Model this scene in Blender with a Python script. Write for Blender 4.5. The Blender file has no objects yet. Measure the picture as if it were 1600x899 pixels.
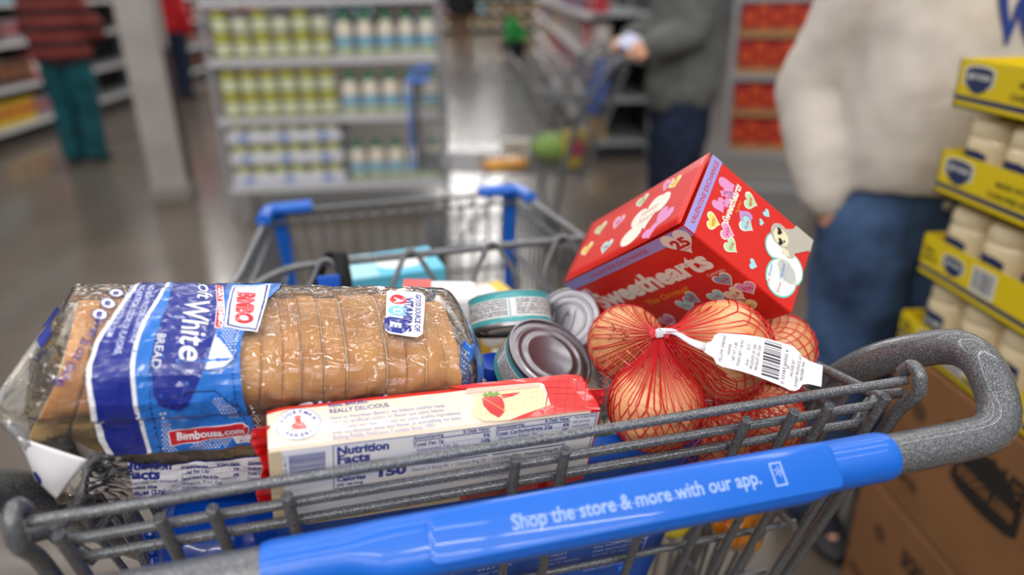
import bpy, bmesh, math, random
from math import sin, cos, pi, radians, hypot
from mathutils import Vector, Matrix, noise
random.seed(7)
SC = bpy.context.scene
COL = SC.collection

# ------------------------------------------------------------------ camera
CAM_H = 1.33
cam_d = bpy.data.cameras.new('camera'); cam = bpy.data.objects.new('camera', cam_d); COL.objects.link(cam)
SC.camera = cam
cam_d.sensor_width = 36.0; cam_d.lens = 1130.0/1600*36
cam_d.clip_start = 0.02; cam_d.clip_end = 300
pitch, yaw, roll = radians(22.65), radians(3.5), radians(1.2)
fw = Vector((sin(yaw)*cos(pitch), cos(yaw)*cos(pitch), -sin(pitch)))
rt = Vector((cos(yaw), -sin(yaw), 0)); up = rt.cross(fw)
Rr = rt*cos(roll) - up*sin(roll); Uu = up*cos(roll) + rt*sin(roll)
cam.matrix_world = Matrix(((Rr.x, Uu.x, -fw.x, 0), (Rr.y, Uu.y, -fw.y, 0), (Rr.z, Uu.z, -fw.z, CAM_H), (0, 0, 0, 1)))
cam_d.dof.use_dof = True; cam_d.dof.focus_distance = 0.59; cam_d.dof.aperture_fstop = 2.2

# ------------------------------------------------------------------ world, exposure
SC.view_settings.view_transform = 'Standard'; SC.view_settings.look = 'None'
SC.view_settings.gamma = 1.0; SC.view_settings.use_curve_mapping = False
SC.view_settings.exposure = 0.12
w = bpy.data.worlds.new('store_air'); SC.world = w; w.use_nodes = True
w.node_tree.nodes['Background'].inputs[0].default_value = (1.0, 0.985, 0.97, 1)
w.node_tree.nodes['Background'].inputs[1].default_value = 0.36
SC.cycles.max_bounces = 8; SC.cycles.transparent_max_bounces = 24
SC.cycles.use_denoising = True; SC.cycles.caustics_reflective = False; SC.cycles.caustics_refractive = False
SC.cycles.sample_clamp_indirect = 4.0

# ------------------------------------------------------------------ ceiling strip lamps
def strip_lamp(x, y, z, sx, sy, power, col=(1.0, 0.97, 0.94)):
    l = bpy.data.lights.new('ceiling_strip_lamp', 'AREA'); l.shape = 'RECTANGLE'; l.size = sx; l.size_y = sy
    l.energy = power; l.color = col
    o = bpy.data.objects.new('ceiling_strip_lamp', l); COL.objects.link(o); o.location = (x, y, z)
    return o
for x in (-4.6, -1.2, 2.2):
    for y in (-6.6, -4.6, -2.6, -0.8, 1.0, 2.8, 4.8, 6.8, 9.0, 11.4):
        strip_lamp(x, y, 4.6, 3.1, 0.13, 62 if y < -1 else 21)
for y in (15, 19, 24, 30):
    strip_lamp(0.3, y, 5.0, 2.2, 0.4, 190)
strip_lamp(-5.5, 14, 4.8, 0.5, 3.0, 120); strip_lamp(5.2, 6, 4.6, 0.3, 2.4, 50)

# ------------------------------------------------------------------ colour and material helpers
def lin(c):
    c = c/255.0
    return c/12.92 if c <= 0.04045 else ((c+0.055)/1.055)**2.4
def rgb(r, g, b): return (lin(r), lin(g), lin(b), 1.0)
MATS = {}
def mat(name, c=(128, 128, 128), rough=0.5, metal=0.0, coat=0.0, var=0.0, vscale=20, bump=0.0, bscale=60, spec=0.5, sss=0.0, trans=0.0, ior=1.45, c2=None, stretch=None, detail=4, coat_rough=0.08, uv=False):
    if name in MATS: return MATS[name]
    m = bpy.data.materials.new(name); m.use_nodes = True; MATS[name] = m
    nt = m.node_tree; b = nt.nodes['Principled BSDF']
    b.inputs['Base Color'].default_value = rgb(*c); b.inputs['Roughness'].default_value = rough
    b.inputs['Metallic'].default_value = metal; b.inputs['Coat Weight'].default_value = coat
    b.inputs['Coat Roughness'].default_value = coat_rough
    b.inputs['Specular IOR Level'].default_value = spec; b.inputs['IOR'].default_value = ior
    b.inputs['Transmission Weight'].default_value = trans
    if sss: b.inputs['Subsurface Weight'].default_value = sss; b.inputs['Subsurface Scale'].default_value = 0.004
    tc = nt.nodes.new('ShaderNodeTexCoord'); src = tc.outputs['UV' if uv else 'Object']
    if stretch:
        mp = nt.nodes.new('ShaderNodeMapping'); mp.inputs['Scale'].default_value = stretch
        nt.links.new(src, mp.inputs[0]); src = mp.outputs[0]
    if var or c2:
        n = nt.nodes.new('ShaderNodeTexNoise'); n.inputs['Scale'].default_value = vscale; n.inputs['Detail'].default_value = detail
        nt.links.new(src, n.inputs['Vector'])
        r = nt.nodes.new('ShaderNodeValToRGB'); nt.links.new(n.outputs['Fac'], r.inputs[0])
        r.color_ramp.elements[0].position = 0.34; r.color_ramp.elements[1].position = 0.66
        k = 1-var
        r.color_ramp.elements[0].color = rgb(*[x*k for x in c]) if not c2 else rgb(*c2)
        r.color_ramp.elements[1].color = rgb(*c)
        nt.links.new(r.outputs[0], b.inputs['Base Color'])
    if bump:
        n2 = nt.nodes.new('ShaderNodeTexNoise'); n2.inputs['Scale'].default_value = bscale; n2.inputs['Detail'].default_value = 3
        nt.links.new(src, n2.inputs['Vector'])
        bp = nt.nodes.new('ShaderNodeBump'); bp.inputs['Strength'].default_value = bump; bp.inputs['Distance'].default_value = 0.002
        nt.links.new(n2.outputs['Fac'], bp.inputs['Height']); nt.links.new(bp.outputs[0], b.inputs['Normal'])
        if coat: nt.links.new(bp.outputs[0], b.inputs['Coat Normal'])
    return m

def powder_coat():
    m = mat('speckled_powder_coat', (84, 87, 92), 0.36, 0.25, coat=0.55, coat_rough=0.07)
    nt = m.node_tree; b = nt.nodes['Principled BSDF']; tc = nt.nodes.new('ShaderNodeTexCoord')
    n = nt.nodes.new('ShaderNodeTexNoise'); n.inputs['Scale'].default_value = 2000; n.inputs['Detail'].default_value = 1.5
    nt.links.new(tc.outputs['Object'], n.inputs['Vector'])
    r = nt.nodes.new('ShaderNodeValToRGB'); nt.links.new(n.outputs['Fac'], r.inputs[0])
    e = r.color_ramp.elements; e[0].position = 0.40; e[0].color = rgb(36, 38, 42); e[1].position = 0.50; e[1].color = rgb(86, 89, 94)
    x = r.color_ramp.elements.new(0.60); x.color = rgb(112, 115, 120); y = r.color_ramp.elements.new(0.66); y.color = rgb(196, 199, 204)
    nt.links.new(r.outputs[0], b.inputs['Base Color'])
    bp = nt.nodes.new('ShaderNodeBump'); bp.inputs['Strength'].default_value = 0.2; bp.inputs['Distance'].default_value = 0.0004
    nt.links.new(n.outputs['Fac'], bp.inputs['Height']); nt.links.new(bp.outputs[0], b.inputs['Normal'])
    return m
M_CART = powder_coat()

def film_mat(name, haze=0.05, strength=0.5, scale=34, dist=0.003, tint=(1, 1, 1, 1)):
    """thin clear plastic film: see-through, glossy by Fresnel, slightly hazy, crinkled"""
    m = bpy.data.materials.new(name); m.use_nodes = True; nt = m.node_tree; nt.nodes.clear(); MATS[name] = m
    N = nt.nodes.new; out = N('ShaderNodeOutputMaterial')
    tr = N('ShaderNodeBsdfTransparent'); tr.inputs[0].default_value = tint
    gl = N('ShaderNodeBsdfGlossy'); gl.inputs['Roughness'].default_value = 0.05
    df = N('ShaderNodeBsdfDiffuse'); df.inputs[0].default_value = (0.85, 0.85, 0.88, 1)
    fr = N('ShaderNodeFresnel'); fr.inputs[0].default_value = 1.42
    tc = N('ShaderNodeTexCoord')
    n = N('ShaderNodeTexNoise'); n.inputs['Scale'].default_value = scale; n.inputs['Detail'].default_value = 1.5; n.inputs['Distortion'].default_value = 1.2
    mpp = N('ShaderNodeMapping'); mpp.inputs['Scale'].default_value = (0.45, 1.0, 1.0); mpp.inputs['Rotation'].default_value = (0, 0.5, 0.6); nt.links.new(tc.outputs['Object'], mpp.inputs[0]); nt.links.new(mpp.outputs[0], n.inputs['Vector'])
    v = N('ShaderNodeTexVoronoi'); v.feature = 'DISTANCE_TO_EDGE'; v.inputs['Scale'].default_value = scale*1.1
    mixv = N('ShaderNodeMix'); mixv.data_type = 'VECTOR'; mixv.inputs[0].default_value = 0.12
    nt.links.new(mpp.outputs[0], mixv.inputs[4]); nt.links.new(n.outputs['Color'], mixv.inputs[5]); nt.links.new(mixv.outputs[1], v.inputs['Vector'])
    ab = N('ShaderNodeMath'); ab.operation = 'MULTIPLY_ADD'; ab.inputs[1].default_value = 1.3
    nt.links.new(v.outputs['Distance'], ab.inputs[0]); nt.links.new(n.outputs['Fac'], ab.inputs[2])
    bp = N('ShaderNodeBump'); bp.inputs['Strength'].default_value = strength; bp.inputs['Distance'].default_value = dist
    nt.links.new(ab.outputs[0], bp.inputs['Height'])
    for s in (gl, df): nt.links.new(bp.outputs[0], s.inputs['Normal'])
    m1 = N('ShaderNodeMixShader'); m1.inputs[0].default_value = haze; nt.links.new(tr.outputs[0], m1.inputs[1]); nt.links.new(df.outputs[0], m1.inputs[2])
    m2 = N('ShaderNodeMixShader'); ad = N('ShaderNodeMath'); ad.operation = 'MULTIPLY_ADD'; ad.inputs[1].default_value = 1.8; ad.inputs[2].default_value = 0.02; ad.use_clamp = True; nt.links.new(fr.outputs[0], ad.inputs[0]); nt.links.new(ad.outputs[0], m2.inputs[0]); nt.links.new(m1.outputs[0], m2.inputs[1]); nt.links.new(gl.outputs[0], m2.inputs[2])
    nt.links.new(m2.outputs[0], out.inputs[0])
    return m

# ------------------------------------------------------------------ object helpers
def link(o, parent=None):
    COL.objects.link(o)
    if parent is not None: o.parent = parent
    return o
def tag(o, label=None, cat=None, group=None, kind=None):
    if label: o['label'] = label
    if cat: o['category'] = cat
    if group: o['group'] = group
    if kind: o['kind'] = kind
    return o
def thing(name, label, cat, loc=(0, 0, 0), rz=0, group=None, mw=None):
    o = bpy.data.objects.new(name, None); COL.objects.link(o); o.empty_display_size = 0.05
    if mw is not None: o.matrix_world = mw
    else: o.location = loc; o.rotation_euler = (0, 0, rz)
    return tag(o, label, cat, group)
def obj(name, bm, mats, parent=None, smooth=True, mw=None):
    me = bpy.data.meshes.new(name); bm.normal_update(); bm.to_mesh(me); bm.free()
    for m in (mats if isinstance(mats, (list, tuple)) else [mats]): me.materials.append(m)
    if smooth:
        for p in me.polygons: p.use_smooth = True
        try: me.set_sharp_from_angle(angle=radians(38))
        except Exception: pass
    o = bpy.data.objects.new(name, me); link(o, parent)
    if mw is not None: o.matrix_world = mw
    return o
def dup(root, mw=None, loc=None, rz=None, label=None, group=None, name=None):
    r = root.copy(); COL.objects.link(r)
    if mw is not None: r.matrix_world = mw
    if loc is not None: r.location = loc
    if rz is not None: r.rotation_euler = (0, 0, rz)
    if label: r['label'] = label
    if group: r['group'] = group
    for ch in list(root.children):
        c = ch.copy(); COL.objects.link(c); c.parent = r
        for g in list(ch.children):
            d = g.copy(); COL.objects.link(d); d.parent = c
    return r
def B(): return bmesh.new()

# ------------------------------------------------------------------ shape helpers
def add_box(bm, c, s, mi=0, M=None, bev=0.0, seg=2):
    hx, hy, hz = s[0]/2, s[1]/2, s[2]/2
    vs = [bm.verts.new((c[0]+a*hx, c[1]+b*hy, c[2]+d*hz)) for a in (-1, 1) for b in (-1, 1) for d in (-1, 1)]
    fs = []
    for f in ((0, 1, 3, 2), (4, 6, 7, 5), (0, 4, 5, 1), (2, 3, 7, 6), (0, 2, 6, 4), (1, 5, 7, 3)):
        fc = bm.faces.new([vs[i] for i in f]); fc.material_index = mi; fs.append(fc)
    if bev > 0:
        es = list({e for f in fs for e in f.edges})
        r = bmesh.ops.bevel(bm, geom=es, offset=min(bev, hx*.95, hy*.95, hz*.95), segments=seg, affect='EDGES', profile=0.5)
        for f in r['faces']: f.material_index = mi
        vs = list({v for f in r['faces'] for v in f.verts} | {v for v in vs if v.is_valid})
    if M is not None: bmesh.ops.transform(bm, matrix=M, verts=[v for v in vs if v.is_valid])
    return vs
def round_path(pts, rad, n=5):
    """round the corners of a polyline"""
    P = [Vector(p) for p in pts]; out = [P[0]]
    for i in range(1, len(P)-1):
        a, b, c = P[i-1], P[i], P[i+1]; d1 = (a-b); d2 = (c-b)
        r = min(rad, d1.length*.48, d2.length*.48); p0 = b+d1.normalized()*r; p2 = b+d2.normalized()*r
        for k in range(n+1):
            t = k/n; out.append(p0*(1-t)**2 + b*2*t*(1-t) + p2*t*t)
    out.append(P[-1]); return out
def tube(bm, pts, r, n=10, mi=0, cap=True, closed=False, flat=1.0):
    P = [Vector(p) for p in pts]; rings = []; m = len(P)
    T = []
    for i in range(m):
        a = P[i-1] if (i > 0 or closed) else P[i]; b = P[(i+1) % m] if (i < m-1 or closed) else P[i]
        d = b-a; T.append(d.normalized() if d.length > 1e-9 else Vector((0, 0, 1)))
    t0 = T[0]; nrm = t0.cross(Vector((0, 0, 1)))
    if nrm.length < 0.05: nrm = t0.cross(Vector((1, 0, 0)))
    nrm.normalize()
    for i in range(m):
        if i:
            nrm = nrm - T[i]*nrm.dot(T[i])
            if nrm.length < 1e-6: nrm = T[i].orthogonal()
            nrm.normalize()
        bn = T[i].cross(nrm); rr = r[i] if isinstance(r, (list, tuple)) else r
        rings.append([bm.verts.new(P[i]+nrm*cos(2*pi*k/n)*rr+bn*sin(2*pi*k/n)*rr*flat) for k in range(n)])
    rng = range(m if closed else m-1)
    for i in rng:
        A, C_ = rings[i], rings[(i+1) % m]
        for k in range(n):
            f = bm.faces.new((A[k], A[(k+1) % n], C_[(k+1) % n], C_[k])); f.material_index = mi
    if cap and not closed:
        f = bm.faces.new(rings[0][::-1]); f.material_index = mi
        f = bm.faces.new(rings[-1]); f.material_index = mi
    return rings
def lathe(bm, prof, n=24, mi=0, c=(0, 0, 0), M=None, capb=True, capt=True, sx=1, sy=1):
    """prof = [(radius, z, [material])]"""
    rings = []; vs = []
    for p in prof:
        ring = [bm.verts.new((c[0]+p[0]*sx*cos(2*pi*k/n), c[1]+p[0]*sy*sin(2*pi*k/n), c[2]+p[1])) for k in range(n)]
        rings.append(ring); vs += ring
    for i in range(len(prof)-1):
        q = prof[i+1][2] if len(prof[i+1]) > 2 else mi
        for k in range(n):
            f = bm.faces.new((rings[i][k], rings[i][(k+1) % n], rings[i+1][(k+1) % n], rings[i+1][k])); f.material_index = q
    if capb: f = bm.faces.new(rings[0][::-1]); f.material_index = prof[0][2] if len(prof[0]) > 2 else mi
    if capt: f = bm.faces.new(rings[-1]); f.material_index = prof[-1][2] if len(prof[-1]) > 2 else mi
    if M is not None: bmesh.ops.transform(bm, matrix=M, verts=vs)
    return vs
def grid_surf(bm, fn, nu, nv, mi=0, wrap=False):
    V = [[bm.verts.new(fn(i/nu, j/nv)) for j in range(nv+(0 if wrap else 1))] for i in range(nu+1)]
    for i in range(nu):
        for j in range(nv):
            j2 = (j+1) % nv if wrap else j+1
            f = bm.faces.new((V[i][j], V[i+1][j], V[i+1][j2], V[i][j2])); f.material_index = mi
    return V
def solidify(o, t, off=0):
    s = o.modifiers.new('thickness', 'SOLIDIFY'); s.thickness = t; s.offset = off; return o

# ------------------------------------------------------------------ printing: flat shapes mapped on a surface
TXT = {}
def text_geo(s, bold=0.0, shear=0.0, spacing=1.0):
    k = (s, bold, shear, spacing)
    if k in TXT: return TXT[k]
    cu = bpy.data.curves.new('t', 'FONT'); cu.body = s; cu.size = 1.0; cu.offset = bold; cu.shear = shear
    cu.space_character = spacing; cu.resolution_u = 3
    o = bpy.data.objects.new('t', cu); COL.objects.link(o)
    bpy.context.view_layer.update()
    me = o.to_mesh()
    V = [(v.co.x, v.co.y) for v in me.vertices]; Fc = [tuple(p.vertices) for p in me.polygons]
    o.to_mesh_clear(); bpy.data.objects.remove(o); bpy.data.curves.remove(cu)
    w_ = (max([v[0] for v in V])-min([v[0] for v in V])) if V else 0
    TXT[k] = (V, Fc, w_); return TXT[k]
class Print:
    """collects printed shapes in (u, v) and maps them with fn(u, v, h) -> point"""
    def __init__(self, fn, cut=0.0, base=0.0002, step=0.00012):
        self.bm = B(); self.fn = fn; self.cut = cut; self.mats = []; self.base = base; self.step = step
    def mi(self, m):
        if m not in self.mats: self.mats.append(m)
        return self.mats.index(m)
    def raw(self, V, Fc, m, layer):
        t = B(); vs = [t.verts.new((x, y, 0)) for x, y in V]
        for f in Fc:
            try: t.faces.new([vs[i] for i in f])
            except ValueError: pass
        if self.cut:
            bmesh.ops.triangulate(t, faces=t.faces[:]) if any(len(f.verts) > 4 for f in t.faces) else None
            for ax in (0, 1):
                lo = min(v.co[ax] for v in t.verts); hi = max(v.co[ax] for v in t.verts)
                k = math.floor(lo/self.cut)+1
                while k*self.cut < hi:
                    co = [0, 0, 0]; co[ax] = k*self.cut; no = [0, 0, 0]; no[ax] = 1
                    bmesh.ops.bisect_plane(t, geom=t.verts[:]+t.edges[:]+t.faces[:], plane_co=co, plane_no=no); k += 1
        h = self.base+self.step*layer; mp = {}
        for v in t.verts: mp[v] = self.bm.verts.new(self.fn(v.co.x, v.co.y, h))
        i = self.mi(m)
        for f in t.faces:
            try: nf = self.bm.faces.new([mp[v] for v in f.verts]); nf.material_index = i
            except ValueError: pass
        t.free()
    def poly(self, pts, m, layer=0):
        self.raw(pts, [tuple(range(len(pts)))], m, layer)
    def strip(self, A, C_, m, layer=0):
        n = len(A); self.raw(list(A)+list(C_), [(i, i+1, n+i+1, n+i) for i in range(n-1)], m, layer)
    def line(self, pts, w_, m, layer=0):
        A = []; C_ = []
        for i, p in enumerate(pts):
            a = pts[max(0, i-1)]; b = pts[min(len(pts)-1, i+1)]; dx, dy = b[0]-a[0], b[1]-a[1]; l = hypot(dx, dy) or 1
            A.append((p[0]-dy/l*w_/2, p[1]+dx/l*w_/2)); C_.append((p[0]+dy/l*w_/2, p[1]-dx/l*w_/2))
        self.strip(A, C_, m, layer)
    def rect(self, x0, y0, x1, y1, m, layer=0): self.poly([(x0, y0), (x1, y0), (x1, y1), (x0, y1)], m, layer)
    def frame(self, x0, y0, x1, y1, t, m, layer=0):
        self.rect(x0, y0, x1, y0+t, m, layer); self.rect(x0, y1-t, x1, y1, m, layer)
        self.rect(x0, y0+t, x0+t, y1-t, m, layer); self.rect(x1-t, y0+t, x1, y1-t, m, layer)
    def ell(self, x, y, rx, ry, m, layer=0, n=24, a=0):
        self.poly([(x+rx*cos(2*pi*k/n)*cos(a)-ry*sin(2*pi*k/n)*sin(a), y+rx*cos(2*pi*k/n)*sin(a)+ry*sin(2*pi*k/n)*cos(a)) for k in range(n)], m, layer)
    def ring(self, x, y, r, t, m, layer=0, n=32, a0=0, a1=2*pi):
        pts = [(x+r*cos(a0+(a1-a0)*k/n), y+r*sin(a0+(a1-a0)*k/n)) for k in range(n+1)]; self.line(pts, t, m, layer)
    def heart(self, x, y, s, m, layer=0, a=0):
        pts = []
        for k in range(36):
            t = 2*pi*k/36; hx = 16*sin(t)**3/17; hy = (13*cos(t)-5*cos(2*t)-2*cos(3*t)-cos(4*t)+2.5)/17
            pts.append((x+s*(hx*cos(a)-hy*sin(a)), y+s*(hx*sin(a)+hy*cos(a))))
        # split down the middle so the notch triangulates cleanly
        self.poly(pts[0:19], m, layer); self.poly([pts[18]]+pts[19:]+[pts[0]], m, layer)
    def text(self, s, x, y, size, m, layer=1, a=0.0, bold=0.0, shear=0.0, spacing=1.0, align='L', width=None, sy=1.0):
        V, Fc, w_ = text_geo(s, bold, shear, spacing)
        if not V: return
        kx = size if width is None else width/w_
        ox = -w_/2*kx if align == 'C' else (-w_*kx if align == 'R' else 0)
        ca, sa = cos(a), sin(a); out = []
        for (px, py) in V:
            X = px*kx+ox; Y = py*size*sy; out.append((x+X*ca-Y*sa, y+X*sa+Y*ca))
        self.raw(out, Fc, m, layer)
    def barcode(self, x0, y0, x1, y1, m, layer=1, vertical=True, seed=1, n=40):
        rr = random.Random(seed); t = 0; tot = []
        while t < n: wd = rr.choice((1, 1, 2, 3)); gp = rr.choice((1, 1, 2)); tot.append((t, t+wd)); t += wd+gp
        for a, b in tot:
            if vertical: self.rect(x0+(x1-x0)*a/t, y0, x0+(x1-x0)*b/t, y1, m, layer)
            else: self.rect(x0, y0+(y1-y0)*a/t, x1, y0+(y1-y0)*b/t, m, layer)
    def done(self, name, parent): return obj(name, self.bm, self.mats, parent, smooth=False)
def plane_fn(o, ex, ey):
    o, ex, ey = Vector(o), Vector(ex).normalized(), Vector(ey).normalized(); n = ex.cross(ey)
    return lambda u, v, h: o+ex*u+ey*v+n*h

# cart frame: x across, y forward from the rear gate, z up
CART_ROT = radians(10.0)
CART = Matrix.Translation((0.034, 0.43, 0)) @ Matrix.Rotation(CART_ROT, 4, 'Z')
def LM(loc, R=None, e=None):
    """matrix of something standing in the cart frame"""
    m = Matrix.Identity(3)
    if R is not None: m = Matrix(R)
    if e is not None:
        from mathutils import Euler
        m = Euler([radians(a) for a in e]).to_matrix()
    return CART @ Matrix.Translation(loc) @ m.to_4x4()
# ================================================================== STRUCTURE
def struct(name, bm, m): return tag(obj(name, bm, m, smooth=False), kind='structure')
mf = mat('polished_concrete', (100, 90, 80), 0.22, c2=(80, 71, 63), vscale=0.9, detail=8, bump=0.04, bscale=3.0, coat=0.15)
bm = B(); add_box(bm, (0, 14, -0.05), (36, 50, 0.1)); struct('floor', bm, mf)
M_WALL = mat('painted_wall', (150, 150, 152), 0.8)
bm = B(); add_box(bm, (0, 33, 2.6), (36, 0.2, 5.2)); struct('wall_back', bm, M_WALL)
bm = B(); add_box(bm, (-17, 14, 2.6), (0.2, 40, 5.2)); struct('wall_left', bm, M_WALL)
bm = B(); add_box(bm, (17, 14, 2.6), (0.2, 40, 5.2)); struct('wall_right', bm, M_WALL)
# support column
M_COL = mat('column_paint', (176, 170, 166), 0.55, var=0.1, vscale=4)
bm = B(); add_box(bm, (0, 0, 2.5), (0.235, 0.235, 5.0), bev=0.012); add_box(bm, (0, 0, 0.05), (0.26, 0.26, 0.1), mi=1, bev=0.006)
add_box(bm, (0.119, 0.0, 0.55), (0.004, 0.20, 0.9), mi=2)
o = obj('pillar', bm, [M_COL, mat('column_foot', (140, 134, 128), 0.6), mat('column_guard', (60, 34, 34), 0.5)], smooth=False)
o.location = (-2.05, 5.12, 0); o.rotation_euler.z = radians(8); tag(o, kind='structure')
# ================================================================== SHOPPING CART
M_BLUE = mat('cart_blue_plastic', (0, 100, 208), 0.42, coat=0.45, coat_rough=0.09, bump=0.03, bscale=40)
M_BLUE2 = mat('cart_blue_flap', (4, 84, 190), 0.42, coat=0.3, coat_rough=0.2)
M_INK = mat('white_ink', (214, 226, 246), 0.6)
M_PINK_INK = mat('faded_ink', (150, 178, 235), 0.6)
M_RUB = mat('wheel_rubber', (58, 56, 56), 0.7)
M_STEEL = mat('zinc_steel', (150, 150, 152), 0.35, metal=0.9)
TILT = math.tan(radians(20))
def rail_x(y):
    P = [(0, .318), (.12, .306), (.62, .262), (.985, .245)]
    for a, b in zip(P, P[1:]):
        if y <= b[0]: return a[1]+(b[1]-a[1])*(y-a[0])/(b[0]-a[0])
    return P[-1][1]
def rail_z(y):
    P = [(0, 1.006), (.12, .992), (.62, .955), (.985, .94)]
    for a, b in zip(P, P[1:]):
        if y <= b[0]: return a[1]+(b[1]-a[1])*(y-a[0])/(b[0]-a[0])
    return P[-1][1]
def floor_z(y): return .46+.07*y
def gate_y(z): return (1.035-z)*TILT
def make_cart(label, mw, group=None, near=True):
    t = thing('shopping_cart', label, 'shopping cart', mw=mw, group=group)
    nn = 12 if near else 6
    # rear gate
    bm = B()
    for z in (1.030, 1.0045, .983):
        x = .318 if z > 1.01 else .305
        tube(bm, [(-x, gate_y(z), z), (x, gate_y(z), z)], .0038, nn)
    for z in (.826, .73, .62, .5): tube(bm, [(-.30, gate_y(z)+.004, z), (.30, gate_y(z)+.004, z)], .0036, nn)
    xs = (-.303, -.244, -.212, -.165, -.085, -.008, .029, .115, .175, .216, .247, .299)
    for x in xs:
        if x in (-.085, .115): z0 = .955
        else: z0 = 1.0175
        z1 = .47; tube(bm, [(x, gate_y(z0)-.0075, z0+.002), (x, gate_y(z1)-.0075, z1)], .0041, nn)
    for s in (-1, 1):   # end wires with a rolled eye round the top rail
        pts = [(s*.322, gate_y(.47)-.002, .47), (s*.322, gate_y(1.0)-.006, 1.0), (s*.322, -.010, 1.024), (s*.322, -.006, 1.040), (s*.322, .004, 1.043), (s*.322, .011, 1.032)]
        tube(bm, round_path(pts, .008, 3), .0056, nn)
        tube(bm, round_path([(s*.30, .012, 1.0), (s*.318, .03, 1.0), (s*.327, .01, 1.012)], .01, 3), .0045, nn)
        tube(bm, [(s*.300, gate_y(.97)+.006, .97), (s*.326, gate_y(.97)+.02, .985)], .0045, nn)
    obj('rear_gate', bm, M_CART, t)
    # sides
    for s in (-1, 1):
        bm = B()
        tube(bm, [(s*rail_x(y), y, rail_z(y)) for y in (.02, .12, .62, .985)], .0045, nn)
        tube(bm, [(s*(rail_x(y)-.006), y, rail_z(y)-.028) for y in (.06, .12, .62, .985)], .0034, nn)
        for q in (.3, .62):
            tube(bm, [(s*((rail_x(y)-.01)*(1-q)+(.245-.035*y)*q), y, rail_z(y)*(1-q)+floor_z(y)*q) for y in (.06, .5, .98)], .0034, nn)
        n = 34
        for i in range(n):
            y = .05+.925*i/(n-1); yb = max(y, .19+.0*y) if y < .2 else y
            tube(bm, [(s*(rail_x(y)-.003), y, rail_z(y)-.002), (s*(.246-.035*yb), yb if y > .2 else .19+(y-.05)*.1, floor_z(yb))], .0026, 6, cap=False)
        for k in range(3):   # chevron braces by the handle
            y0 = .055+.055*k
            tube(bm, [(s*(rail_x(y0)+.002), y0, rail_z(y0)+.0), (s*(rail_x(y0)-.012), y0+.05, .955), (s*(rail_x(y0)-.03), y0+.02, .86)], .0042, 8)
        obj('side_panel', bm, M_CART, t)
    # front
    bm = B()
    for z, r in ((.94, .0045), (.918, .0035), (.78, .003), (.66, .003), (.535, .004)):
        q = (.94-z)/(.94-.53); x = .245*(1-q)+.21*q
        tube(bm, [(-x, .985, z), (x, .985, z)], r, nn)
    for i in range(17):
        u = -1+2*i/16; tube(bm, [(u*.245, .982, .94), (u*.21, .982, .53)], .0026, 6, cap=False)
    obj('front_panel', bm, M_CART, t)
    # floor
    bm = B()
    for i in range(19):
        u = -1+2*i/18; tube(bm, [(u*.238, .19, floor_z(.19)), (u*.21, .985, floor_z(.985))], .0026, 6, cap=False)
    for i in range(8):
        y = .2+.11*i; tube(bm, [(-.236, y, floor_z(y)-.004), (.236, y, floor_z(y)-.004)], .0035, 6, cap=False)
    obj('basket_floor', bm, M_CART, t)
    # handle tube, a single bent pipe each side carried down to the chassis
    bm = B()
    R_ = [(.30, -.055, 1.008), (.366, -.055, 1.010), (.382, .004, 1.056), (.350, .090, .998), (.330, .15, .90), (.308, .22, .80), (.285, .30, .50), (.27, .34, .27)]
    path = [(-p[0], p[1], p[2]) for p in R_[::-1]]+R_
    tube(bm, round_path(path, .05, 7), .0152, 20 if near else 10)
    obj('handle_tube', bm, M_CART, t)
    # blue sleeve
    x0, x1 = -.178, .257; xm = (x0+x1)/2
    tf = Vector((0, .76, .65)); nf = Vector((0, -.65, .76)); hc = Vector((0, -.055, 1.008))
    def sleeve(u, v):
        x = x0+(x1-x0)*u; e = min(x-(x0+.045), (x1-.045)-x)/.03; k = max(0, min(1, e)); k = k*k*(3-2*k)
        a = 2*pi*v; ca, sa = cos(a), sin(a); ex = 1-.30*k
        ct = math.copysign(abs(ca)**ex, ca); st = math.copysign(abs(sa)**ex, sa)
        rt_ = .0178+.0022*k; rn = .0178
        if u < .004 or u > .996: rt_ *= .93; rn *= .93
        p = hc+tf*(rt_*ct-.002*k)+nf*(rn*st)
        p.z -= .0
        return (x, p.y, p.z)
    bm = B(); V = grid_surf(bm, sleeve, 80, 40, wrap=True)
    bm.faces.new(V[0]); bm.faces.new(V[-1][::-1])
    sl = obj('handle_sleeve', bm, M_BLUE, t)
    # raised rounded label plate on the sleeve
    pc = hc+nf*.0178-tf*.002; pf = plane_fn((.062, pc.y, pc.z), (1, 0, 0), tf)
    bm = B(); hw, hh, rc = .142, .0155, .006; ol = []
    for cx, cy, a0 in ((hw-rc, hh-rc, 0), (-hw+rc, hh-rc, 90), (-hw+rc, -hh+rc, 180), (hw-rc, -hh+rc, 270)):
        for k in range(6): a = radians(a0+18*k); ol.append((cx+rc*cos(a), cy+rc*sin(a)))
    lo = [bm.verts.new(pf(u, v, -.002)) for u, v in ol]; mid = [bm.verts.new(pf(u, v, .0008)) for u, v in ol]; hi = [bm.verts.new(pf(u*.993, v*.94, .0015)) for u, v in ol]
    for A, C_ in ((lo, mid), (mid, hi)):
        for i in range(len(A)): bm.faces.new((A[i], A[(i+1) % len(A)], C_[(i+1) % len(A)], C_[i]))
    bm.faces.new(hi); pl_ = obj('label_plate', bm, M_BLUE, sl)
    if near:
        P = Print(pf, base=.0016)
        P.text('Shop the store & more with our app.', -.090, -.0036, .0134, M_PINK_INK, bold=.018, width=.172)
        P.frame(.0915, -.0075, .1005, .0085, .0011, M_PINK_INK); P.text('*', .0938, -.006, .016, M_PINK_INK)
        P.done('handle_lettering', pl_)
    # child seat back
    bm = B(); yb, zb = .50, 1.0
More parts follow.
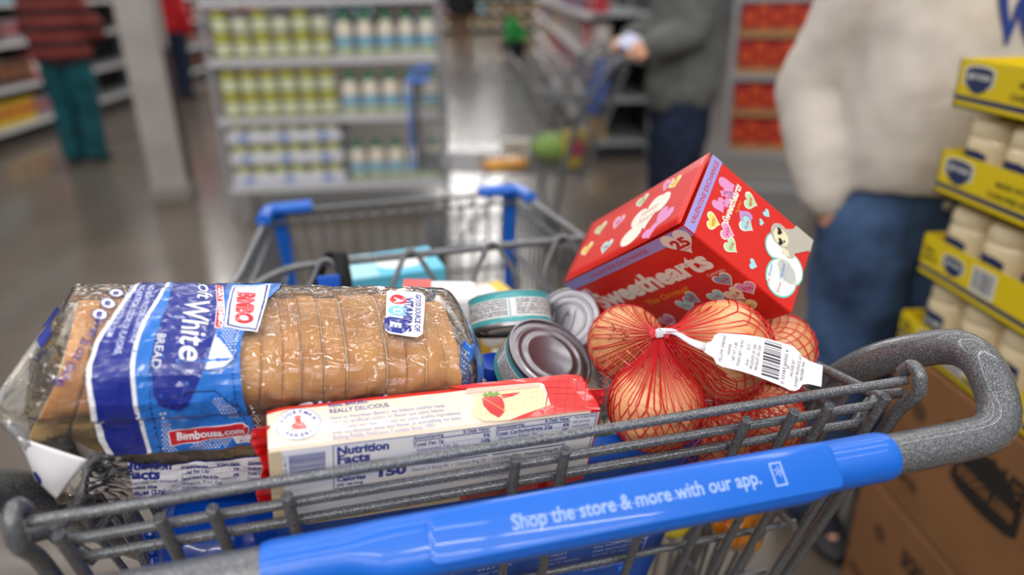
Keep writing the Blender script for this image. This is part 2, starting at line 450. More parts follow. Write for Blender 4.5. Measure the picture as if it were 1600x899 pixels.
    tube(bm, round_path([(-.275, .47, .955), (-.20, yb, zb), (.225, yb, zb), (.272, .52, .965)], .04, 6), .0052, nn)
    for cx in (-.137, -.027, .083, .183):
        tube(bm, round_path([(cx-.034, .38, .72), (cx-.034, .465, .93), (cx-.030, .478, .965), (cx-.006, yb-.008, zb+.008), (cx+.006, yb-.008, zb+.008), (cx+.030, .478, .965), (cx+.034, .465, .93), (cx+.034, .38, .72)], .008, 3), .0036, nn)
    for z, y in ((.90, .455), (.80, .415), (.72, .38)): tube(bm, [(-.235, y, z), (.235, y, z)], .0034, nn)
    obj('child_seat_back', bm, M_CART, t)
    bm = B()
    for i in range(9):
        x = -.22+.055*i; tube(bm, [(x, .11, .80), (x, .385, .845)], .003, 6)
    for y, z in ((.13, .80), (.22, .815), (.31, .83)): tube(bm, [(-.235, y, z), (.235, y, z)], .003, 6)
    obj('child_seat_floor', bm, M_CART, t)
    # blue flap of the child seat, with the warning print
    fx0, fx1 = -.185, .168
    gd = Vector((0, TILT, -1)).normalized(); gn_ = Vector((0, -1, -TILT)).normalized()
    fo = Vector((0, .022, 1.035))
    def flap(u, v, back=0):
        x = fx0+(fx1-fx0)*u; zt = .066-.006*sin(u*pi); d = zt+(.31-zt)*v
        inset = .006*v if True else 0
        x = x-(1 if u > .5 else -1)*inset*abs(2*u-1)
        p = fo+gd*d; roll_ = max(0, 1-v/.10); p = p+gn_*(-.016*roll_**2)
        return (x, p.y, p.z)
    bm = B(); grid_surf(bm, flap, 24, 30)
    fl = obj('child_seat_flap', bm, M_BLUE2, t); solidify(fl, .004)
    if near:
        ff = lambda u, v, h: Vector((u, 0, 0))+fo+gd*v+gn_*(h+.0022)
        ff2 = lambda u, v, h: ff(u, -v, h)
        P = Print(ff2)
        for i, (x, l1, l2, l3) in enumerate(((-.075, 'ALWAYS', 'buckle up', 'child'), (-.024, 'STAY with', 'your child', 'at all times'), (.035, 'Do NOT', 'allow child', 'to ride in basket'), (.090, 'Do NOT use your', 'own personal infant', 'carrier or car seat'))):
            P.text(l1, x, -.218, .0075, M_INK, bold=.01); P.text(l2, x, -.226, .0065, M_INK); P.text(l3, x, -.234, .0065, M_INK)
            P.line([(x+.006, -.209), (x+.010, -.197), (x+.013, -.197)], .0022, M_INK); P.line([(x+.013, -.209), (x+.015, -.197)], .0022, M_INK); P.ell(x+.013, -.193, .0025, .0025, M_INK)
            P.line([(x+.024, -.200), (x+.038, -.198)], .0012, M_INK); P.ring(x+.027, -.205, .0022, .0008, M_INK, n=12); P.ring(x+.035, -.204, .0022, .0008, M_INK, n=12)
        P.text('Use for ages 6 months and 15-35 lbs', .01, -.245, .0075, M_INK, bold=.01, width=.125)
        P.frame(-.10, -.252, .145, -.183, .0011, M_INK)
        P.text('www.safecart.org', .085, -.262, .006, M_INK)
        P.done('warning_print', fl)
        bm = B(); lathe(bm, [(.004, -.002), (.004, .002), (.0025, .0035)], 12); k = obj('rivet', bm, M_BLUE, fl); k.location = ff2(.125, -.268, .001)
    # corner guards
    for s in (-1, 1):
        bm = B()
        tube(bm, round_path([(s*.249, .90, .948), (s*.247, .985, .944), (s*.165, .990, .944)], .02, 4), .0125, 10, flat=1.0)
        add_box(bm, (s*.229, 1.0, .74), (.030, .012, .42), M=Matrix.Translation((0, 0, 0)), bev=.003)
        obj('corner_guard', bm, M_BLUE, t)
    # chassis
    bm = B()
    for s in (-1, 1):
        tube(bm, round_path([(s*.27, .34, .28), (s*.265, .30, .16), (s*.245, .45, .15), (s*.20, .98, .15), (s*.19, .98, .14)], .05, 4), .0125, 8)
        tube(bm, round_path([(s*.215, .80, .155), (s*.235, .62, .40), (s*.24, .55, .48)], .06, 3), .010, 8)
    tube(bm, [(-.20, .97, .15), (.20, .97, .15)], .012, 8); tube(bm, [(-.26, .36, .155), (.26, .36, .155)], .012, 8)
    for i in range(9): tube(bm, [(-.18+.045*i, .36, .17), (-.16+.04*i, .97, .17)], .004, 6)
    obj('chassis', bm, M_CART, t)
    for sx, y in ((-.26, .30), (.26, .30), (-.19, .95), (.19, .95)):
        bm = B()
        for q in (-1, 1): add_box(bm, (sx+q*.019, y-.01, .095), (.004, .04, .10), bev=.001)
        add_box(bm, (sx, y, .142), (.045, .05, .012), bev=.002); tube(bm, [(sx-.024, y-.015, .0625), (sx+.024, y-.015, .0625)], .005, 8)
        c = obj('caster', bm, M_STEEL, t)
        bm = B(); prof = [(.02, -.013), (.055, -.014), (.0625, -.010), (.0625, .010), (.055, .014), (.02, .013)]
        lathe(bm, prof, 28, M=Matrix.Translation((sx, y-.015, .0625)) @ Matrix.Rotation(pi/2, 4, 'Y')); obj('wheel', bm, M_RUB, c)
    return t
make_cart('grey speckled wire shopping cart with blue handle, loaded with groceries in the foreground', CART)
cart2 = make_cart('grey wire shopping cart seen from its side, pushed by the person in a grey jacket', Matrix.Translation((.75, 3.64, 0)) @ Matrix.Rotation(radians(91), 4, 'Z'), near=False)
# ================================================================== LOAF OF BREAD IN ITS BAG
def loaf_section():
    W = .050; Bt = -.050; S = .036; pts = [(-W+.004, Bt), (-W, Bt+.006)]
    for k in range(1, 6): pts.append((-W-.001*sin(k/5*3.14), Bt+.006+(S-Bt-.006)*k/5))
    n = 14
    for k in range(n+1):
        a = pi-pi*k/n; c, s = cos(a), sin(a)
        pts.append(((W+.005)*math.copysign(abs(c)**.62, c), S+.006+.036*abs(s)**.8))
    for k in range(5, 0, -1): pts.append((W+.001*sin(k/5*3.14), Bt+.006+(S-Bt-.006)*k/5))
    pts += [(W, Bt+.006), (W-.004, Bt)]
    return pts
SEC = loaf_section(); ARC = [0]
for a_, b_ in zip(SEC, SEC[1:]): ARC.append(ARC[-1]+hypot(b_[0]-a_[0], b_[1]-a_[1]))
def sec_at(u):
    u = max(0, min(ARC[-1], u))
    for i in range(len(ARC)-1):
        if ARC[i+1] >= u:
            t = (u-ARC[i])/(ARC[i+1]-ARC[i]+1e-9)
            return (SEC[i][0]+(SEC[i+1][0]-SEC[i][0])*t, SEC[i][1]+(SEC[i+1][1]-SEC[i][1])*t)
R_LOAF = ((0.98012, -0.058486, 0.18961), (0.105205, 0.963376, -0.246655), (-0.168242, 0.2616989, 0.950373))
MW_LOAF = LM((-.1775, .1256, 1.0274), R_LOAF)
loaf = thing('bread_loaf', 'bagged sliced white sandwich loaf with blue printed band, lying across the left of the cart', 'bread', mw=MW_LOAF)
M_CRUST = mat('bread_crust', (228, 166, 92), 0.75, c2=(206, 136, 66), vscale=28, detail=6, bump=0.35, bscale=260, sss=.1)
M_SIDE = mat('bread_side', (246, 206, 134), 0.8, c2=(230, 182, 106), vscale=22, detail=5, bump=0.3, bscale=260, sss=.1)
M_CRUMB = mat('bread_crumb', (240, 222, 186), 0.9, bump=0.5, bscale=400)
def shear_end(s, z): return -max(0, min(1, (-.096-s)/.04))*.022*max(0, min((.075-z)/.055, (z+.085)/.10, 1))
rr = random.Random(3); NS = 18
for i in range(NS):
    s0 = -.138+.275*i/NS; s1 = s0+.275/NS-.0004
    dy = rr.uniform(-.0026, .0022); dz = rr.uniform(-.0028, .0012); sc = rr.uniform(.965, .985); sh = rr.uniform(-.0018, .0018)
    if i >= NS-2: sc -= .02*(i-NS+3)
    if i == 0: sc -= .02
    bm = B(); n = len(SEC); ring = []
    prof = ((s0, .978), (s0+.0010, .996), ((s0+s1)/2, 1.0), (s1-.0010, .996), (s1, .978))
    for (s, k) in prof:
        ring.append([bm.verts.new((s+shear_end(s, z)+sh*(z*10)+.0015*noise.noise((s*30, y*30, z*30)), (y*sc*k)+dy, z*sc*k+dz-.001)) for (y, z) in SEC])
    for a in range(len(ring)-1):
        for j in range(n):
            f = bm.faces.new((ring[a][j], ring[a][(j+1) % n], ring[a+1][(j+1) % n], ring[a+1][j])); zz = SEC[j][1]
            f.material_index = 0 if (zz > .034 or j in (n-1,)) else 1
    f = bm.faces.new(ring[0][::-1]); f.material_index = 2; f = bm.faces.new(ring[-1]); f.material_index = 2
    bm.normal_update(); bmesh.ops.recalc_face_normals(bm, faces=bm.faces[:])
    obj('bread_slice', bm, [M_CRUST, M_SIDE, M_CRUMB], loaf)
M_FILM = film_mat('clear_bread_bag', haze=0.04, strength=0.5, scale=36)
M_FILM2 = film_mat('clear_bag_folds', haze=0.20, strength=0.22, scale=34, dist=.003)
def wr(p, amp=.0016):
    q = Vector((p.x*24, p.y*40, p.z*40)); a = noise.noise(q); b_ = noise.noise(q*2.3+Vector((5, 2, 1)))
    c_ = noise.noise(Vector((p.x*95+p.z*60, p.y*70, p.z*95)))
    return amp*(1-abs(a)*2.2)+amp*.5*(1-abs(b_)*2)+amp*.30*(1-abs(c_)*3)
def sec_n(u):
    a = sec_at(u-.003); b = sec_at(u+.003); dy, dz = b[0]-a[0], b[1]-a[1]; l = hypot(dy, dz) or 1
    return (-dz/l, dy/l)
def film_pt(s, u, h=0.0):
    """bag surface over the loaf: s along it, u round it from the front lower edge"""
    y, z = sec_at(u); ny, nz = sec_n(u)
    p = Vector((s, y, z)); bul = .0036+.0012*max(0, cos((s)/.14*pi/2))
    k = bul+wr(p)
    return Vector((s+shear_end(s, z), y+ny*(k+h), z+nz*(k+h)))
ULEN = ARC[-1]
def film_full(a, b):
    """closed bag incl. gathered ends. a 0..1 along, b 0..1 round"""
    s = -.200+.370*a
    nU = ULEN+.10; u = b*nU
    def base(ss):
        if u <= ULEN: return film_pt(ss, u)
        t = (u-ULEN)/.10; A = film_pt(ss, ULEN); C_ = film_pt(ss, 0); return A.lerp(C_, t)+Vector((0, 0, -.003))
    if -.140 <= s <= .139: return base(s)
    if s < -.140:
        t = min(1, (-.140-s)/.060); p = base(-.140); T = Vector((-.178, -.034, .030)); e = t**1.0
        q = p.lerp(Vector((p.x, T.y+(p.y-T.y)*.10, T.z+(p.z-T.z)*.14)), e); q.x = p.x+(T.x-p.x)*t+.003*sin(u*160)*t*(1-t)*2
        q.z += .003*sin(u*210)*t; q.y += .004*noise.noise((u*60, s*40, 1))*t*2
        return q
    t = min(1, (s-.139)/.031); p = base(.139); T = Vector((.172, .005, -.006)); e = t**1.4
    q = p.lerp(Vector((p.x, T.y+(p.y-T.y)*.30, T.z+(p.z-T.z)*.35)), e); q.x = .139+.034*t
    q.z += .004*sin(u*190)*t; q.y += .004*sin(u*150)*t
    return q
bm = B(); V = grid_surf(bm, film_full, 190, 170, wrap=True)
for f_ in bm.faces:
    if f_.calc_center_median().x < -.158: f_.material_index = 1
bag = obj('plastic_bag', bm, [M_FILM, M_FILM2], loaf)
# --- print on the bag
def pm(n, c, var=0.0): return mat(n, c, 0.3, coat=0.8, coat_rough=0.10, bump=0.10, bscale=70, var=var)
P_NAVY = pm('bag_print_navy', (10, 34, 138)); P_MID = pm('bag_print_blue', (28, 112, 206)); P_WHT = pm('bag_print_white', (236, 238, 246))
P_RED = pm('bag_print_red', (206, 24, 44)); P_DARK = pm('bag_print_dark', (12, 18, 70)); P_LBL = pm('bag_print_lightblue', (120, 196, 236))
P_LAV = pm('bag_print_pale_ink', (196, 206, 244))
mm = lambda L: [(a/1000, b/1000) for a, b in L]
P = Print(film_pt, cut=.0032, base=.0008, step=.00014)
left = mm([(-106, 54), (-109, 74.5), (-114, 106.4), (-118, 119.9), (-119, 128.4), (-117, 142.7), (-111, 161), (-107, 178), (-101, 199), (-96, 225), (-92, 250)])
l2 = mm([(-87.7, 54), (-90.8, 77.8), (-93.7, 106), (-95, 119), (-95.7, 128), (-94, 142.7), (-91, 160), (-86.7, 178), (-81.3, 199), (-78, 225), (-75, 250)])
l3 = mm([(-81.6, 54), (-84.8, 77.3), (-86.5, 106), (-86.8, 119), (-86.5, 128), (-84.8, 142), (-81.6, 162), (-78, 186), (-75.3, 199), (-72, 225), (-69, 250)])
right = mm([(-14.8, 54), (-18.5, 76), (-26.7, 106), (-28.5, 118), (-29.3, 130), (-27.6, 146), (-21, 163), (-11, 183), (0, 199), (6, 225), (8, 250)])
P.strip(left, l2, P_NAVY); P.strip(l2, right, P_MID)
P.line([(a-.0006, b) for a, b in left], .0026, P_WHT, 1); P.line(l2, .0026, P_WHT, 1)
navy = mm([(-76, 232), (-76.2, 199), (-77.5, 178), (-82.4, 144.5), (-84.2, 125), (-83.3, 112), (-80, 105), (-74.9, 101.2), (-67, 99), (-62, 103), (-59.7, 108), (-52.5, 124), (-45.8, 143.5), (-41.8, 170), (-38.9, 199), (-36, 232)])
P.poly(navy, P_NAVY, 1)
# stitching
k = 0
for i in range(len(l3)-1):
    for q in range(6):
        a, b = l3[i], l3[i+1]; t0, t1 = q/6, q/6+.09
        P.line([(a[0]+(b[0]-a[0])*t0+.0016, a[1]+(b[1]-a[1])*t0), (a[0]+(b[0]-a[0])*t1+.0016, a[1]+(b[1]-a[1])*t1)], .0011, P_DARK, 1)
for i in range(len(right)-1):
    for q in range(5):
        a, b = right[i], right[i+1]; t0, t1 = q/5, q/5+.11
        P.line([(a[0]+(b[0]-a[0])*t0-.005, a[1]+(b[1]-a[1])*t0), (a[0]+(b[0]-a[0])*t1-.005, a[1]+(b[1]-a[1])*t1)], .0009, P_DARK, 1)
# pocket seams
P.line(mm([(-84, 111), (-78, 107), (-60, 112), (-45, 112), (-35, 104), (-26, 96)]), .0007, P_DARK, 2)
P.line(mm([(-52, 124), (-42, 123), (-34, 128), (-30, 134)]), .0007, P_DARK, 2)
# denim dots and white cut-outs
P.poly(mm([(-45, 147.5), (-51.3, 123.9), (-40, 125.4), (-33.2, 130.1)]), P_WHT, 1)
def dots(poly, dx, dy, sz, off=0):
    xs = [p[0] for p in poly]; ys = [p[1] for p in poly]; j = 0; y = min(ys)
    while y < max(ys):
        x = min(xs)+(dx/2 if j % 2 else 0)
        while x < max(xs):
            ins = False; n = len(poly); q = n-1
            for i in range(n):
                if (poly[i][1] > y) != (poly[q][1] > y) and x < (poly[q][0]-poly[i][0])*(y-poly[i][1])/(poly[q][1]-poly[i][1])+poly[i][0]: ins = not ins
                q = i
            if ins: P.rect(x-sz, y-sz*.7, x+sz, y+sz*.7, P_WHT, 1)
            x += dx
        y += dy; j += 1
dots(mm([(-42, 149), (-40, 168), (-27, 165), (-31.9, 132.5), (-36, 130)]), .0022, .0018, .00055)
dots(mm([(-54.8, 107), (-47.5, 108), (-33.9, 81), (-28, 80), (-30, 97), (-40, 108)]), .0022, .0018, .00055)
dots(mm([(-80, 98), (-76, 98), (-70, 56), (-79, 56)]), .0024, .0022, .0007)
dots(mm([(-60, 62), (-30, 66), (-36, 56), (-62, 56)]), .0022, .0018, .0006)
dots(mm([(-24, 108), (-19, 82), (-15, 64), (-12, 64), (-18, 96)]), .0022, .0020, .0006)
P.poly(mm([(-34, 66), (-19, 66), (-17, 57), (-30, 57)]), P_WHT, 1)
# red web address banner
def rot_text(*a, **k): P.text(*a, **k)
bl = mm([(-73.4, 61.4), (-75, 73.4), (-50, 76), (-27, 78.6), (-22.9, 75), (-22.6, 69), (-25, 66.2), (-50, 64)])
P.poly([(x+(-.0008 if x < -.05 else .0008), y+(-.0008 if i in (0, 5, 6, 7) else .0008)) for i, (x, y) in enumerate(bl)], P_WHT, 2); P.poly(bl, P_RED, 3)
P.text('Bimbousa.com', -.0700, .0652, .0098, P_WHT, 4, a=.07, bold=.03, width=.0445)
# lettering that runs down the crown
D = -pi/2
P.text('White', -.0660, .186, .021, P_WHT, 3, a=D-.03, bold=.012, shear=.2, width=.054, sy=1.15)
P.text('Soft', -.0580, .216, .015, P_WHT, 3, a=D, bold=.01, shear=.3, width=.030)
P.text('BREAD', -.0815, .149, .0075, P_WHT, 3, a=D-.12, width=.0225)
# brand plate
lg = [(-.031, .206), (-.010, .206), (-.0135, .180), (-.0190, .153), (-.0355, .157), (-.0340, .180)]
def grow(L, k):
    cx = sum(p[0] for p in L)/len(L); cy = sum(p[1] for p in L)/len(L); return [(cx+(x-cx)*k, cy+(y-cy)*(1+(k-1)*.4)) for x, y in L]
P.poly(grow(lg, 1.34), P_WHT, 2); P.poly(grow(lg, 1.2), P_NAVY, 3); P.poly(grow(lg, 1.08), P_WHT, 4)
P.text('BIMBO', -.0290, .1960, .0170, P_RED, 5, a=D-.08, bold=.06, width=.0385, sy=.95)
P.poly(mm([(-46, 206), (-40.5, 205), (-39, 170), (-41, 152), (-46, 154), (-44.5, 180)]), P_WHT, 2)
P.poly(mm([(-45.4, 205), (-41, 204), (-39.7, 170), (-41.6, 153), (-45.4, 155), (-44, 180)]), P_RED, 3)
P.text('SAY BEEEMBO', -.0440, .198, .0048, P_WHT, 4, a=D+.02, bold=.03, width=.043)
P.poly(mm([(-32, 236), (8, 236), (2, 214), (-30, 214)]), P_WHT, 2)
# left small print inside the navy stripe
for i, s_ in enumerate(('EXCELLENT SOURCE OF CALCIUM', 'NO ARTIFICIAL COLORS OR FLAVORS', 'NO HIGH FRUCTOSE CORN SYRUP')):
    P.text(s_, -.1035+.0060*i, .205, .0056, P_LAV, 2, a=D-.16+.03*i, bold=.02, width=(.058, .070, .064)[i])
P.text('NET WT 20 OZ (567g)', -.1190, .168, .0070, P_NAVY, 1, a=D-.32, bold=.03, width=.052)
for x, y in ((-.112, .196), (-.1155, .182), (-.119, .169)):
    P.ell(x, y, .0052, .0068, P_NAVY, 0, n=8, a=.3); P.ell(x, y, .0043, .0058, P_WHT, 1, n=8, a=.3); P.rect(x-.002, y-.003, x+.0015, y+.003, P_NAVY, 2)
P.text('2  JAN FEB 26', -.136, .150, .0065, mat('date_code', (70, 50, 40), .6), 1, a=D+3.14*0-.25, width=.05)
# vitamins badge
vb = mm([(84, 196), (88.1, 199), (113, 197), (115.6, 192), (109, 165), (103.5, 145), (99, 141.5), (78, 146), (75, 149)])
P.poly(vb, P_WHT, 1)
P.text('GOOD SOURCE OF', .1080, .193, .0060, P_NAVY, 2, a=D-.22, bold=.03, width=.046)
P.text('VITAMINS', .0985, .190, .0095, P_NAVY, 2, a=D-.24, bold=.05, width=.043)
P.ell(.0920, .1865, .0070, .0062, P_RED, 2); P.text('A', .0895, .1895, .010, P_WHT, 3, a=D-.2, bold=.03)
P.ell(.0885, .1710, .0074, .0066, P_LBL, 2); P.text('D', .0860, .1745, .010, P_WHT, 3, a=D-.2, bold=.03)
P.poly([(.0840+x*.0085*cos(-.22)-y*.0080*sin(-.22), .1545+x*.0085*sin(-.22)+y*.0080*cos(-.22)) for x, y in ((-1, -.6), (-.6, -1), (.6, -1), (1, -.6), (1, .6), (.6, 1), (-.6, 1), (-1, .6))], P_NAVY, 2)
P.text('E', .0810, .1580, .0110, P_WHT, 3, a=D-.2, bold=.06)
# script on the front side and the nutrition panel low down
P.text('Sliced', .0050, .0800, .030, P_NAVY, 0, a=.05, bold=.03, shear=.35, width=.070); P.text('Sliced', .0040, .0806, .030, P_WHT, 1, a=.05, bold=.0, shear=.35, width=.070)
P.poly(mm([(-107, 0), (-107, 50), (-92, 38), (-60, 41), (-15, 42), (60, 40), (60, 0)]), P_WHT, 0)
P.text('Nutrition', -.1045, .0380, .0125, P_NAVY, 1, bold=.05, width=.030, a=-.1)
P.text('Facts', -.1045, .0280, .0125, P_NAVY, 1, bold=.05, width=.022, a=-.1)
P.text('10 Servings per container', -.1045, .0215, .0052, P_NAVY, 1, width=.034); P.text('Serving size', -.1045, .0155, .0056, P_NAVY, 1, bold=.04, width=.02); P.text('2 slices (57g)', -.1045, .0095, .0056, P_NAVY, 1, bold=.04, width=.026)
P.text('Calories', -.1045, .0025, .0066, P_NAVY, 1, bold=.05, width=.02)
for i, (x, L) in enumerate(((-.068, ('Amount/serving        % Daily Value', 'Total Fat 1.5g                  3%', 'Saturated Fat 0.5g           0%', 'Trans Fat 0g', 'Polyunsaturated Fat 1g', 'Monounsaturated Fat 0g')), (-.022, ('Amount/serving        % Daily Value', 'Sodium 290mg                12%', 'Total Carbohydrate 29g   10%', 'Dietary Fiber 2g', 'Total Sugars 4g')), (.024, ('Amount/serving', 'Protein 5g', 'Vitamin D 2mcg', 'Calcium 130mg')))):
    for j, s_ in enumerate(L):
        P.text(s_, x, .0345-.0062*j, .0046, P_NAVY, 1, bold=.03 if j < 3 else 0, width=.040 if j < 3 else .028)
        P.rect(x, .0335-.0062*j, x+.041, (.0345 if j == 0 else .0337)-.0062*j, P_NAVY, 1)
P.line(mm([(-107, 0), (-107, 50), (-92, 38), (-60, 41), (-15, 42), (60, 40)]), .0009, P_NAVY, 1)
prt = P.done('bag_print', bag)
# blue edge of the print on the far left and the blue gathered end on the right
def endpatch(a0, a1, b0, b1, m, name, na=16, nb=24, off=.0006):
    bm = B()
    def f(i, j):
        a, b = a0+(a1-a0)*i, b0+(b1-b0)*j; p = film_full(a, b); q = film_full(min(1, a+.004), b)-p; r = film_full(a, (b+.004) % 1)-p
        n = r.cross(q)
        if n.length > 1e-12: n.normalize()
        c = Vector((p.x, 0, .0)); 
        if n.dot(p-c) < 0: n = -n
        return p+n*off
    grid_surf(bm, f, na, nb); return obj(name, bm, m, bag)
tot = ULEN+.10
endpatch(.935, 1.0, .03/tot, .17/tot, [P_MID], 'printed_bag_end')
P2 = B()
o = endpatch(.955, .99, .085/tot, .115/tot, [P_WHT], 'printed_white_patch', off=.0011)
bm = B()
def bf(u, v):
    A = Vector((.134, -.034, .084)).lerp(Vector((.132, -.050, .020)), u); C_ = Vector((.143, -.030, .080)).lerp(Vector((.167, -.042, .022)), u)
    p = A.lerp(C_, v); p += Vector((0, -.003-.006*sin(pi*v), 0)); p.y += .003*sin(u*11+v*5)+.0025*noise.noise((u*9, v*7, 2)); p.x += .002*sin(u*17)*v; return p
grid_surf(bm, bf, 24, 14); bf_o = obj('blue_bag_flap', bm, P_MID, bag); solidify(bf_o, .0003)
P = Print(lambda u, v, h: bf(u, v)+Vector((.0, -.0006-h, 0)), cut=.06)
P.poly([(.22, .45), (.30, .75), (.86, .80), (.86, .62)], P_WHT, 0)
for i in range(14):
    for j in range(5):
        P.rect(.10+.06*i, .08+.07*j, .125+.06*i, .11+.07*j, P_WHT, 0)
P.done('flap_print', bf_o)
endpatch(.095, .125, .155/tot, .31/tot, [P_NAVY], 'printed_edge_strip')
# loose bag tail: white printed flap hanging below the gathered end
def tailf(u, v):
    A = Vector((-.165, -.043, .022)).lerp(Vector((-.124, -.058, .012)), u); C_ = Vector((-.158, -.046, -.014)).lerp(Vector((-.146, -.054, -.026)), u)
    p = A.lerp(C_, v); p.y += -.010-.004*sin(v*3.1)*sin(u*3)-.004*v; return p
bm = B(); grid_surf(bm, tailf, 12, 12); tl = obj('bag_tail', bm, pm('bag_tail_white', (232, 230, 236)), bag); solidify(tl, .0003)
P = Print(lambda u, v, h: tailf(u, v)+Vector((0, -.0006-h, 0)))
P.text('e', .10, .62, .55, P_NAVY, 0, a=-2.6+pi, bold=.03, shear=.3); P.done('tail_letter', tl)
bm = B()
def clearf(u, v):
    A = Vector((-.176, -.036, .026)).lerp(Vector((-.102, -.058, .006)), u); C_ = Vector((-.148, -.050, -.030)).lerp(Vector((-.098, -.062, -.036)), u)
    p = A.lerp(C_, v); p.y += -.006+.003*sin(u*7+v*3)*v; p.z += .002*sin(u*14); return p
grid_surf(bm, clearf, 24, 16); obj('clear_tail_fold', bm, M_FILM2, bag)
# ================================================================== WAFER COOKIE PACKAGE
R_W = ((0.99389, -0.055634, 0.095322), (0.07291, 0.979339, -0.188622), (-0.082859, 0.19442, 0.977413))
Rw = Matrix(R_W); cw = Vector((-.0577, .0429, 1.0066))+Rw.col[1]*.004
waf = thing('wafer_package', 'cream and red foil package of strawberry wafers leaning on the rear rails of the cart', 'cookie package', mw=LM(cw, R_W))
def wm(n, c, **k): return mat(n, c, 0.28, coat=0.9, coat_rough=0.09, bump=0.16, bscale=45, **k)
W_CR = wm('wafer_cream', (236, 222, 204)); W_WH = wm('wafer_white', (238, 238, 242)); W_RED = wm('wafer_red', (214, 34, 32)); W_RED2 = wm('wafer_dark_red', (196, 24, 26))
W_BL = wm('wafer_ink_blue', (28, 48, 142)); W_LBL = wm('wafer_ink_pale', (150, 160, 206)); W_BEI = wm('wafer_beige', (214, 196, 160))
hx, hy, hz = .121, .0225, .0388
def wsurf(x, y, z):
    """push a box point into the soft pillow shape of the film"""
    e = max(0, (abs(x)-.104)/.017); k = 1-.05*e*e
    return Vector((x, y*k*(1+.03*cos(x*13)), z*k+.0006*noise.noise((x*40, y*50, z*50))))
bm = B(); nx = 60; loop = []
for k in range(48):
    a = 2*pi*(k+.5)/48; c, s = cos(a), sin(a); r = 1/((abs(c)**9+abs(s)**9)**(1/9)); loop.append((c*r*hy, s*r*hz))
rows = []
for i in range(nx+1):
    x = -hx+2*hx*i/nx; rows.append([bm.verts.new(wsurf(x, y, z)) for y, z in loop])
for i in range(nx):
    for j in range(48):
        f = bm.faces.new((rows[i][j], rows[i+1][j], rows[i+1][(j+1) % 48], rows[i][(j+1) % 48]))
        xm = -hx+2*hx*(i+.5)/nx; y, z = loop[j]
        f.material_index = 1 if (xm > .112 or xm < -.1195 or (y > hy*.8)) else 0
for sgn, row in ((-1, rows[0]), (1, rows[-1])):
    cv = bm.verts.new((sgn*(hx+.001), 0, 0))
    for j in range(48): f = bm.faces.new((row[j], row[(j+1) % 48], cv)); f.material_index = 1
bmesh.ops.recalc_face_normals(bm, faces=bm.faces[:])
wr_ = obj('wrapper', bm, [W_CR, W_RED], waf)
for sgn in (-1, 1):   # crimped fin seals on both ends
    bm = B()
    def fin(u, v):
        z = -hz*1.02+2*hz*1.02*v; w_ = .010+.003*sin(v*9)
        pinch = (1-u)
        return Vector((sgn*(hx-.002+w_*u), (hy*.95*(1-abs(2*v-1)**3)*pinch*.6)*sin(v*20)*0.3-.004*u+.0015*sin(v*60)*u, z*(1-.04*u)+.004*u))
    grid_surf(bm, fin, 6, 40); f = obj('end_seal', bm, W_RED2, waf); solidify(f, .0006)
top = lambda u, v, h: wsurf(u, v, hz)+Vector((0, 0, h)) if abs(v) < hy*.90 else wsurf(u, v, hz)+Vector((0, math.copysign(h*.6, v), h*.8-(abs(v)-hy*.90)*.35))
fr_ = lambda u, v, h: wsurf(u, -hy, v)+Vector((0, -h-.0001, 0))
P = Print(top, cut=.012, base=.0003)
F_ = .0225
# red end and wafer picture
P.poly([(.121, -.0215), (.121, .0215), (.010, .0215), (.02, .0165), (.084, .0150), (.0855, .0118), (.0825, -.0118), (.046, -.0213)], W_RED, 0)
for i in range(9):
    P.line([(.080+.008*i-.006, -.021), (.080+.008*i+.014, .020)] if i < 5 else [(.118, .020-.008*(i-5)), (.121, .0215-.008*(i-5))], .0009, wm('wafer_lattice', (192, 26, 28)), 1)
for i in range(5): P.line([(.084+.001*i, .016-.0075*i), (.120, .006-.0075*i+.004)], .0009, wm('wafer_lattice', (192, 26, 28)), 1)
P.poly([(.024, .0160), (.083, .0146), (.0815, .0095), (.022, .010)], wm('wafer_pink', (238, 190, 172)), 1)
P.poly([(.030, .009), (.0815, .0092), (.0815, -.0118), (.047, -.0210), (.028, -.0200), (.020, -.012)], wm('wafer_tan', (238, 220, 178)), 1)
for i in range(11): P.line([(.030+.005*i-.004, -.014+(i > 3)*.003), (.030+.005*i+.004, .0085)], .0004, wm('wafer_line', (220, 196, 150)), 2)
for i in range(5): P.line([(.024, -.013+.005*i), (.0805, -.009+.0045*i)], .0004, wm('wafer_line', (220, 196, 150)), 2)
P.poly([(.039, -.0185), (.0345, -.0125), (.0315, -.004), (.0325, .003), (.037, .0062), (.043, .0060), (.0478, .0015), (.0475, -.006), (.0445, -.0140)], wm('strawberry_red', (200, 40, 44)), 3)
for k in range(22): P.ell(.034+.0125*((k*.618) % 1), -.013+.0165*((k*.381) % 1), .0004, .0006, wm('seed', (238, 180, 90)), 4, n=6)
P.poly([(.0335, .0058), (.036, .0090), (.038, .0072), (.0405, .0102), (.0425, .0072), (.046, .0088), (.0475, .0050), (.044, .0050), (.0425, .0028), (.040, .0048), (.037, .0030), (.0362, .0052)], wm('leaf_green', (122, 158, 72)), 5)
P.poly([(.048, .0055), (.064, .0060), (.058, .0025), (.0485, .001)], wm('strawberry_red', (200, 40, 44)), 2)
